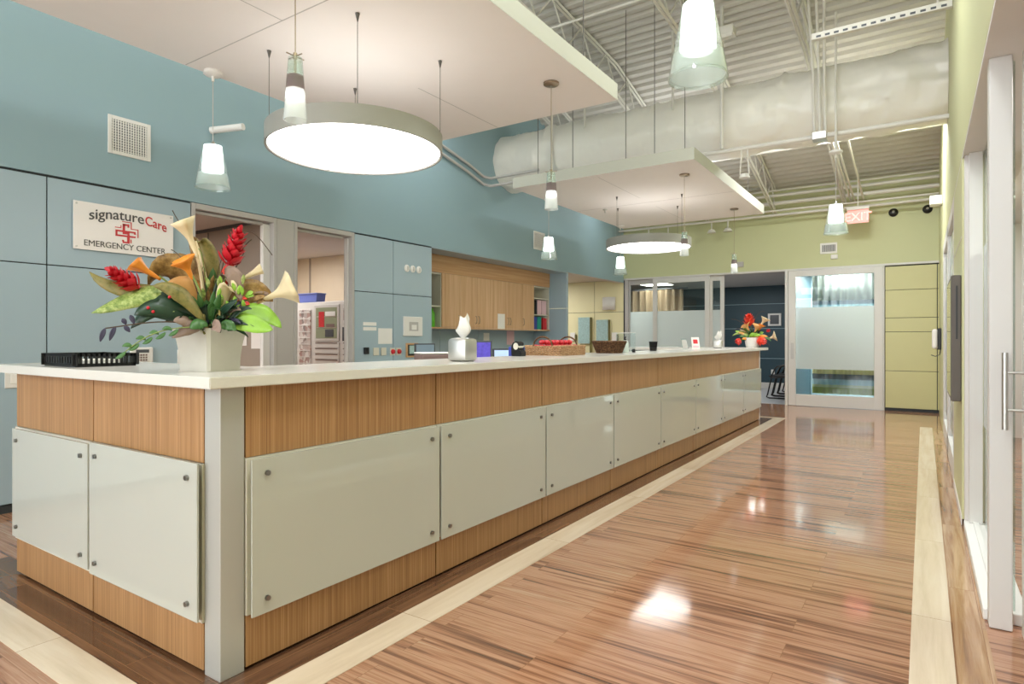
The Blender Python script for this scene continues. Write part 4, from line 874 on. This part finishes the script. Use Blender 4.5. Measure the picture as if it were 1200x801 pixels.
# ------------------------------------------------------------------ flower arrangements
LM = dict(olive=grain('olive_brown_leaf', '#5b5a2a', '#7c7440', '#8f7a48', (40, 40, 40), .45, .4, .1), brown=grain('bronze_leaf', '#5f4322', '#8a6a3a', '#a88a55', (40, 40, 40), .45, .4, .1),
 pat=grain('mottled_green_leaf', '#4d6a2c', '#87994f', '#b4bd80', (70, 70, 70), .45, .4, .1), dark=plain('dark_green_leaf', '#1f3a2a', .35, var=.4, scale=30), green=plain('mid_green_leaf', '#3f6a35', .4, var=.3, scale=25),
 lime=plain('lime_leaf', '#8fbb45', .4, var=.25, scale=25), cream=plain('cream_petal', '#dccba6', .5, var=.12, scale=30), orange=plain('orange_petal', '#e08a2e', .45, var=.25, scale=20), red=plain('red_petal', '#c0182a', .4, var=.25, scale=30),
 redo=plain('red_orange_petal', '#e2402e', .4, var=.2, scale=30), purple=plain('purple_leaf', '#33304a', .4, var=.2), mauve=plain('dusty_mauve_leaf', '#8b7468', .5, var=.25, scale=30), twig=plain('brown_twig', '#4a3a2c', .7), stem=plain('green_stem', '#7f9150', .5), peach=plain('peach_leaf', '#d6a061', .5, var=.2, scale=20))
def bez(P, n):
    P = [Vector(p) for p in P]; out = []
    for i in range(n+1):
        t = i/n; Q = P[:]
        while len(Q) > 1: Q = [a.lerp(b, t) for a, b in zip(Q, Q[1:])]
        out.append(Q[0])
    return out
def blade(m, pts, w, side, fold=.25, n=14, shape=lambda t: math.sin(PI*min(1, t*.93+.05))**.8, wave=0):
    sp_ = bez(pts, n); rows = []; side = Vector(side)
    for i, p in enumerate(sp_):
        t = i/n; tg = (sp_[min(i+1, n)]-sp_[max(i-1, 0)]).normalized(); s = (side-tg*side.dot(tg)).normalized(); nn = tg.cross(s)
        ww = w*max(.02, shape(t)) if i < n else w*.02
        rows.append([p+s*ww*k+nn*(abs(k)*fold*ww+wave*ww*math.sin(t*19+k*2)) for k in (-1, -.5, 0, .5, 1)])
    m.grid(rows); return m
class Arr:
    def __init__(s, root, sc, ang, sh=.9): s.root, s.sc = root, sc; s.sh = sh
    def p(s, r, u, t=0): return Vector((r*s.sc*s.sh, -t*s.sc, u*s.sc))
    def leaf(s, pts, w, mat, side=(0, 0, 1), fold=.2, wave=0, name='leaf'):
        m = MB(); blade(m, [s.p(*q) for q in pts], w*s.sc, side, fold, wave=wave); return m.build(name, LM[mat], s.root, smooth=70, solid=.0012)
    def stem(s, pts, r, mat='stem', name='stem'):
        m = MB(); q = bez([s.p(*x) for x in pts], 12); m.tube(q, r*s.sc, 6); return m.build(name, LM[mat], s.root, smooth=60)
    def ginger(s, base, tip, r, mat='red', n=34):
        m = MB(); A, B_ = s.p(*base), s.p(*tip); ax = B_-A; d = ax.normalized(); u = d.orthogonal().normalized(); w = d.cross(u)
        for i in range(n):
            t = i/n; a = i*2.4; rad = (u*math.cos(a)+w*math.sin(a)); b0 = A+ax*t*.85; L_ = r*s.sc*(1.05-.45*t)
            blade(m, [b0, b0+rad*L_*.75+d*L_*.2, b0+rad*L_*1.0+d*L_*.9], L_*.42, d.cross(rad), .35, 6)
        blade(m, [A+ax*.8, A+ax, A+ax*1.1], r*s.sc*.3, u, .3, 6)
        m.tube([A, A+ax*.9], r*s.sc*.18, 6); return m.build('ginger_flower', LM[mat], s.root, smooth=50)
    def calla(s, base, tip, r, mat='cream', flare=.6):
        m = MB(); A, B_ = s.p(*base), s.p(*tip); ax = B_-A; d = ax.normalized(); u = d.orthogonal().normalized(); w = d.cross(u); rows = []
        for j in range(10):
            t = j/9; row = []
            for k in range(19):
                a = 2*PI*k/18; rr = r*s.sc*(.12+.25*t+flare*max(0, t-.55)**1.6*3.2); lip = (1+.35*math.cos(a))*t**3*r*s.sc*.7
                row.append(A+ax*t+(u*math.cos(a)+w*math.sin(a))*rr*(1+.16*math.sin(5*a)*t*t)+d*lip*.6)
            rows.append(row)
        m.grid(rows); return m.build('calla_flower', LM[mat], s.root, smooth=70, solid=.001)
def planter(root, side_t, side_b, h, mat, rz):
    m = MB(); rows = []; R = Matrix.Rotation(rz, 4, 'Z')
    for j in range(11):
        t = j/10; s = side_b+(side_t-side_b)*(t**2.2); c = .12*s; ring = [(s-c, -s), (s, -s+c), (s, s-c), (s-c, s), (-s+c, s), (-s, s-c), (-s, -s+c), (-s+c, -s)]
        rows.append([R @ Vector((x, y, h*t)) for x, y in ring+ring[:1]])
    ins = side_t*.9; rows.append([R @ Vector((x*.9, y*.9, h)) for x, y in [(side_t*.88, -side_t), (side_t, -side_t*.88), (side_t, side_t*.88), (side_t*.88, side_t), (-side_t*.88, side_t), (-side_t, side_t*.88), (-side_t, -side_t*.88), (-side_t*.88, -side_t), (side_t*.88, -side_t)]])
    rows.append([Vector((v.x, v.y, h*.85)) for v in rows[-1]])
    m.grid(rows); m.bm.faces.new([m.bm.verts[i] for i in range(8)]) if False else None
    o = m.build('planter_pot', mat, root, smooth=25)
    m = MB(); m.box(-side_b*.98, side_b*.98, -side_b*.98, side_b*.98, .0, .004, 0, R); m.build('pot_base', mat, root)
    m = MB(); m.ball((0, 0, h*.84), side_t*.92, (1, 1, .22)); m.build('moss', 'soil', root, smooth=60)
view = math.atan2(.5, -.867)         # heading from camera to the pot
fa = thing('flower_planter', 'big red, orange and cream flower arrangement in a pale planter on the near counter corner', 'plant', (-2.43, 1.42, ZT), view-PI/2)
planter(fa, .104, .083, .172, 'stone', .72)
A = Arr(fa, .0035, 0)
rnd = random.Random(3)
# large leaves
A.leaf([(-16, 62, 30), (-45, 104, 36), (-95, 74, 36), (-128, 108, 22)], 10, 'olive', (0, .4, 1), .3, .05)
A.leaf([(-15, 60, 25), (-45, 105, 40), (-80, 80, 45), (-124, 64, 35)], 12, 'pat', (0, .5, 1), .25, .04)
A.leaf([(-6, 55, 36), (-24, 84, 46), (-40, 96, 46), (-62, 94, 42)], 9, 'olive', (0, .3, 1), .3, .05)
A.leaf([(0, 60, 5), (-20, 120, 0), (-55, 140, 0), (-70, 95, 5)], 16, 'brown', (.2, -.3, 1), .2, .05)
A.leaf([(0, 60, 0), (-15, 105, 10), (-35, 100, 15), (-55, 88, 15)], 13, 'peach', (0, 0, 1), .2, .05)
A.leaf([(-5, 55, -10), (-15, 130, -10), (-35, 150, -10), (-62, 108, -8)], 9, 'brown', (.3, .2, 1), .3, .04)
A.leaf([(-5, 60, -15), (0, 120, -20), (-15, 150, -20), (-25, 158, -15)], 10, 'brown', (1, 0, .2), .3)
A.leaf([(0, 60, -15), (10, 120, -20), (-2, 165, -20), (-18, 150, -12)], 9, 'olive', (1, .2, 0), .3)
A.leaf([(10, 60, 5), (35, 100, 10), (55, 100, 10), (75, 82, 10)], 15, 'brown', (0, .2, 1), .2, .06)
A.leaf([(10, 55, 10), (40, 75, 20), (65, 70, 25), (84, 50, 25)], 13, 'lime', (.1, .5, 1), .15, .08)
A.leaf([(12, 55, 20), (35, 62, 35), (55, 50, 40), (72, 48, 40)], 11, 'lime', (0, .4, 1), .15, .08)
A.leaf([(5, 58, 0), (20, 90, 0), (30, 100, 0), (44, 74, 5)], 9, 'lime', (.3, .2, 1), .2)
A.leaf([(-5, 55, 25), (-30, 95, 40), (-60, 80, 50), (-84, 48, 45)], 13, 'dark', (0, .4, 1), .3)
A.leaf([(-5, 52, 25), (-35, 70, 45), (-60, 78, 50), (-80, 62, 50)], 12, 'dark', (0, .3, 1), .3)
A.leaf([(10, 100, 10), (20, 125, 15), (30, 112, 15), (35, 80, 20)], 10, 'mauve', (.6, .2, .6), .3, .06)
A.leaf([(10, 60, 15), (15, 100, 20), (22, 105, 20), (30, 90, 20)], 9, 'cream', (.8, .2, .4), .3, .06)
for i in range(48):
    a = -1.5+3.0*rnd.random(); L_ = rnd.uniform(22, 50); up = rnd.uniform(-2, 34); t = rnd.uniform(-10, 40)
    r1, r2 = math.sin(a)*L_*.5, math.sin(a)*L_*1.15; mt = rnd.choice(['dark', 'dark', 'dark', 'green', 'green', 'mauve', 'dark', 'purple'])
    A.leaf([(r1*.2, 48, t*.3), (r1, 54+up*.6, t*.8), (r2, 50+up, t+8)], rnd.uniform(3.2, 6.2), mt, (rnd.uniform(-.4, .4), .3, 1), .3, .05)
for i in range(12):
    r0 = rnd.uniform(-28, 28); A.leaf([(r0*.3, 50, 20), (r0*.7, 75, 25), (r0*1.1, rnd.uniform(66, 92), 30)], rnd.uniform(3.5, 5), rnd.choice(['green', 'dark', 'green']), (1, .2, .1), .3)
for i in range(34):
    r0 = rnd.uniform(-30, 30); dr = r0*rnd.uniform(.2, .9)+rnd.uniform(-6, 6); u1 = rnd.uniform(46, 74)
    A.leaf([(r0*.6, 50, 22+rnd.uniform(0, 8)), (r0*.8+dr*.5, u1+5, 32), (r0+dr, u1-rnd.uniform(0, 8), rnd.uniform(30, 46))], rnd.uniform(2.2, 4.4), rnd.choice(['dark', 'dark', 'green', 'purple', 'mauve', 'olive', 'dark', 'pat']), (rnd.uniform(-.5, .5), .5, 1), .4, .06)
for (a, b) in (((-8, 50, 40), (-42, 38, 45)), ((10, 50, 40), (28, 46, 45)), ((-15, 50, 40), (-40, 56, 50)), ((2, 52, 40), (10, 44, 52)), ((-3, 52, 42), (-22, 48, 52))):
    A.leaf([a, ((a[0]+b[0])/2, (a[1]+b[1])/2+8, 44), b], 6.5, rnd.choice(['mauve', 'green', 'mauve']), (0, .5, 1), .3, .08)
for i in range(22):
    x = rnd.uniform(-34, 44); u = rnd.uniform(82, 122) - abs(x)*.3; t = rnd.uniform(-12, 26)
    A.leaf([(x*.15, 52, t*.3), (x*.5, u*.75, t*.7), (x, u, t)], rnd.uniform(4, 7.5), rnd.choice(['brown', 'olive', 'olive', 'dark', 'green', 'mauve', 'pat', 'brown']), (rnd.uniform(.2, 1), rnd.uniform(-.5, .5), .4), .35, .08)
# flowers
A.stem([(4, 50, 0), (12, 90, 0), (22, 130, 5)], 1.3, 'stem'); A.ginger((20, 122, 5), (36, 168, 5), 15)
A.leaf([(14, 95, 0), (18, 115, 3), (26, 130, 6)], 6, 'redo', (1, 0, 0), .3, 0, 'bract')
A.stem([(-10, 52, 0), (-50, 85, -10), (-85, 95, -10)], 1.2); A.ginger((-76, 92, 34), (-108, 110, 36), 12)
A.stem([(-5, 52, 0), (-30, 90, 5), (-58, 108, 5)], 1.2); A.calla((-56, 104, 5), (-80, 118, 8), 12, 'orange', .45)
A.stem([(-6, 50, 20), (-8, 90, 25), (-22, 110, 25)], 1.4); A.calla((-20, 104, 24), (-29, 121, 28), 12, 'orange', .8)
A.stem([(0, 52, 0), (-2, 110, 0), (-18, 150, 0)], 2.2, 'cream'); A.calla((-14, 130, 0), (-30, 168, 4), 13, 'cream', .7)
A.stem([(-6, 55, 10), (-8, 100, 10), (-15, 130, 10)], 2.0, 'cream')
A.stem([(8, 52, 10), (40, 68, 10), (70, 88, 10)], 2.0, 'cream'); A.calla((55, 80, 10), (94, 98, 10), 15, 'cream', 1.1)
A.stem([(5, 55, 0), (22, 95, 0), (38, 108, 0)], 1.8); A.calla((30, 104, 0), (58, 120, 0), 10, 'cream', .25)
A.leaf([(40, 78, 10), (55, 90, 10), (70, 92, 10)], 5, 'mauve', (0, .2, 1), .3, .1)
# twigs and sprigs
for pts in ([(10, 60, -5), (20, 120, -8), (38, 150, -10), (50, 158, -10)], [(8, 60, 0), (22, 110, 0), (32, 126, 0), (40, 140, 0)], [(5, 60, -5), (10, 120, -8), (18, 132, -8), (20, 150, -10)], [(0, 60, -10), (-10, 150, -12), (-34, 165, -12), (-44, 186, -12)], [(40, 165, -8), (52, 172, -8), (60, 160, -8), (76, 140, -8)]):
    A.stem(pts, .55, 'twig', 'twig')
A.stem([(-15, 52, 40), (-50, 60, 52), (-80, 52, 52), (-108, 48, 52)], .8, 'twig', 'twig')
for q, w in (((-108, 48), (-113, 34)), ((-98, 50), (-104, 35)), ((-88, 52), (-92, 58)), ((-80, 53), (-84, 62)), ((-90, 50), (-84, 44))): A.leaf([(q[0], q[1], 52), ((q[0]+w[0])/2, (q[1]+w[1])/2+2, 53), (w[0], w[1], 52)], 2.4, 'purple', (1, 0, .3), .2)
A.stem([(-12, 50, 45), (-45, 50, 58), (-65, 45, 58), (-88, 24, 55)], .7, 'stem', 'twig')
for i in range(9):
    t = .3+.7*i/8; x = -12-76*t; z = 50-26*t*t; s = 1 if i % 2 else -1
    A.leaf([(x, z, 56), (x-4, z+5*s, 57), (x-10, z+4*s-3, 56)], 2.3, 'green', (0, .3, 1), .2)
for i in range(16):
    x, z = rnd.uniform(-10, 40), rnd.uniform(72, 108); A.leaf([(x, z-6, 20), (x+1, z, 22), (x+rnd.uniform(-3, 3), z+5, 22)], 2.2, rnd.choice(['lime', 'pat', 'lime']), (1, 0, 0), .2, 0, 'sprig')
for i in range(14):
    x = rnd.uniform(-40, 60); u = rnd.uniform(78, 140); A.stem([(x*.15, 52, 0), (x*.4, u*.8, rnd.uniform(-15, 20)), (x*.8, u, rnd.uniform(-15, 20)), (x*1.15, u+rnd.uniform(-14, 16), rnd.uniform(-15, 20))], rnd.uniform(.35, .6), rnd.choice(['twig', 'twig', 'stem']), 'twig')
for i in range(10):
    x, z = rnd.uniform(30, 62), rnd.uniform(62, 92); A.leaf([(x-6, z-5, 16), (x, z, 18), (x+rnd.uniform(3, 9), z+rnd.uniform(-4, 7), 18)], rnd.uniform(2, 3.6), rnd.choice(['brown', 'mauve', 'redo', 'peach', 'lime']), (.3, .3, 1), .3, .1, 'sprig')
for (x, z) in ((-61, 66), (-66, 70), (-44, 82)):
    m = MB(); m.ball(A.p(x, z, 50), .006); m.build('berry', LM['red'], fa, smooth=60)

fb = thing('flower_planter', 'smaller orange and red flower arrangement in a white pot on the far counter end', 'plant', (-2.2, 9.97, ZT), math.radians(14))
m = MB(); m.lathe([(.001, 0), (.085, 0), (.09, .006), (.118, .15), (.112, .152), (.105, .13), (.001, .128)], 32); m.build('white_pot', 'white', fb, smooth=35)
A = Arr(fb, .0118, 0, .95)
for i in range(52):
    a = rnd.uniform(-1.5, 1.5); L_ = rnd.uniform(7, 24); up = rnd.uniform(-3, 14); t = rnd.uniform(-6, 9)
    A.leaf([(0, 11, 0), (math.sin(a)*L_*.5, 14+up*.6, t*.8), (math.sin(a)*L_*1.1, 12+up, t)], rnd.uniform(1.6, 3.2), rnd.choice(['green', 'dark', 'lime', 'green', 'pat', 'peach', 'orange', 'cream']), (rnd.uniform(-.3, .3), .3, 1), .3, .05)
A.leaf([(0, 12, 2), (-8, 20, 4), (-16, 22, 4), (-26, 15, 4)], 2.4, 'pat', (0, .4, 1), .2); A.leaf([(0, 12, 2), (10, 20, 4), (18, 14, 5), (24, 8, 5)], 2.2, 'green', (0, .4, 1), .2)
A.leaf([(-2, 14, 6), (4, 17, 9), (10, 16, 9)], 2.2, 'lime', (0, .5, 1), .2); A.leaf([(-4, 13, 6), (-2, 18, 9), (4, 18, 9)], 2.2, 'lime', (0, .5, 1), .2)
A.ginger((-3, 28, 2), (-5, 43, 2), 8, 'redo', 22); A.stem([(0, 12, 0), (-1, 24, 0), (-3, 34, 0)], .5)
A.ginger((-16, 12, 5), (-19, 5, 6), 5, 'redo', 18); A.ginger((9, 14, 7), (13, 5, 8), 7.5, 'redo', 26); A.ginger((18, 20, 4), (22, 23, 4), 3, 'red', 14)
for b, t, r, mt in (((-4, 22, 4), (-8, 28, 5), 6, 'peach'), ((3, 20, 5), (6, 27, 6), 6, 'peach'), ((8, 22, 3), (12, 28, 3), 4, 'orange'), ((10, 28, 2), (16, 36, 2), 5.5, 'cream'), ((22, 12, 3), (27, 14, 3), 6, 'cream')): A.calla(b, t, r, mt, .8)
for pts in ([(0, 14, 0), (-8, 30, 0), (-18, 38, 0), (-27, 37, 0)], [(0, 14, 0), (0, 36, 0), (8, 50, 0), (16, 46, 0)], [(0, 14, 0), (8, 30, 0), (12, 36, 0), (22, 35, 0)], [(0, 14, 0), (-10, 26, 0), (-18, 27, 0), (-24, 22, 0)], [(0, 14, 0), (10, 14, 3), (18, 8, 4), (22, 2, 4)]): A.stem(pts, .28, 'twig', 'twig')

# ------------------------------------------------------------------ light, camera
def lamp(name, typ, loc, power, size=.1, rot=(0, 0, 0), col=(1, 1, 1)):
    l = bpy.data.lights.new(name, typ); l.energy = power; l.color = col
    if typ == 'AREA': l.shape = 'DISK'; l.size = size
    else: l.shadow_soft_size = size
    o = bpy.data.objects.new(name, l); C.objects.link(o); o.location = loc; o.rotation_euler = rot; return o
COOL = (.95, .98, 1)
for x, y, z, p in ((-.7, -1.0, 4.9, 40), (-.7, 1.6, 4.7, 40), (-.7, 4.6, 4.5, 50), (-.8, 9.1, 4.15, 105), (-4.7, 5.6, 4.2, 11), (-4.7, 10.6, 3.7, 4)): lamp('deck_fill', 'AREA', (x, y, z), p, .9, col=COOL)  # added soft fill under the deck, no fixtures at these spots
for y, p in ((.5, 25), (3.0, 25), (9.2, 12)): lamp('cloud_top_fill', 'AREA', (-3.1, y, 3.28), p, .8, (PI, 0, 0), COOL)  # invented fill hidden on the cloud tops, brightens the deck
for x, y, z, p in ((-8.4, 5.6, 2.55, 20), (-7.2, 4.6, 2.55, 13), (-6.7, 1.9, 2.37, 48), (-5.25, 12.9, 2.45, 26), (-3.4, 14.2, 2.45, 22), (-1.2, 12.42, 2.54, 22), (-1.2, 13.85, 2.5, 120), (1.2, 3.9, 2.55, 20), (1.2, 7.5, 2.55, 25), (-7.2, 10.9, 2.42, 30)): lamp('room_fill', 'AREA', (x, y, z), p, .45 if 12.4 < y < 12.5 or y == 13.85 else 1.0, col=(1, .98, .95))  # fill added to brighten the side rooms, the hall and the curtain
w = bpy.data.worlds.new('World'); bpy.context.scene.world = w; w.use_nodes = True
w.node_tree.nodes['Background'].inputs[0].default_value = (.95, .98, 1, 1); w.node_tree.nodes['Background'].inputs[1].default_value = 4.5
cam = bpy.data.cameras.new('camera'); co = bpy.data.objects.new('camera', cam); C.objects.link(co)
co.location = (0, 0, 1.2); co.rotation_euler = (PI/2, 0, .588); cam.sensor_width = 36; cam.lens = 36*724/1200; cam.shift_y = -3.5/1200; cam.clip_start = .02
sce = bpy.context.scene; sce.camera = co
sce.view_settings.view_transform = 'Standard'; sce.view_settings.look = 'None'; sce.view_settings.gamma = 1; sce.view_settings.use_curve_mapping = False; sce.view_settings.exposure = .38
try:
    sce.cycles.use_denoising = True; sce.cycles.max_bounces = 8; sce.cycles.diffuse_bounces = 5; sce.cycles.transparent_max_bounces = 16; sce.cycles.sample_clamp_indirect = 6; sce.cycles.caustics_reflective = False; sce.cycles.caustics_refractive = False
except Exception: pass
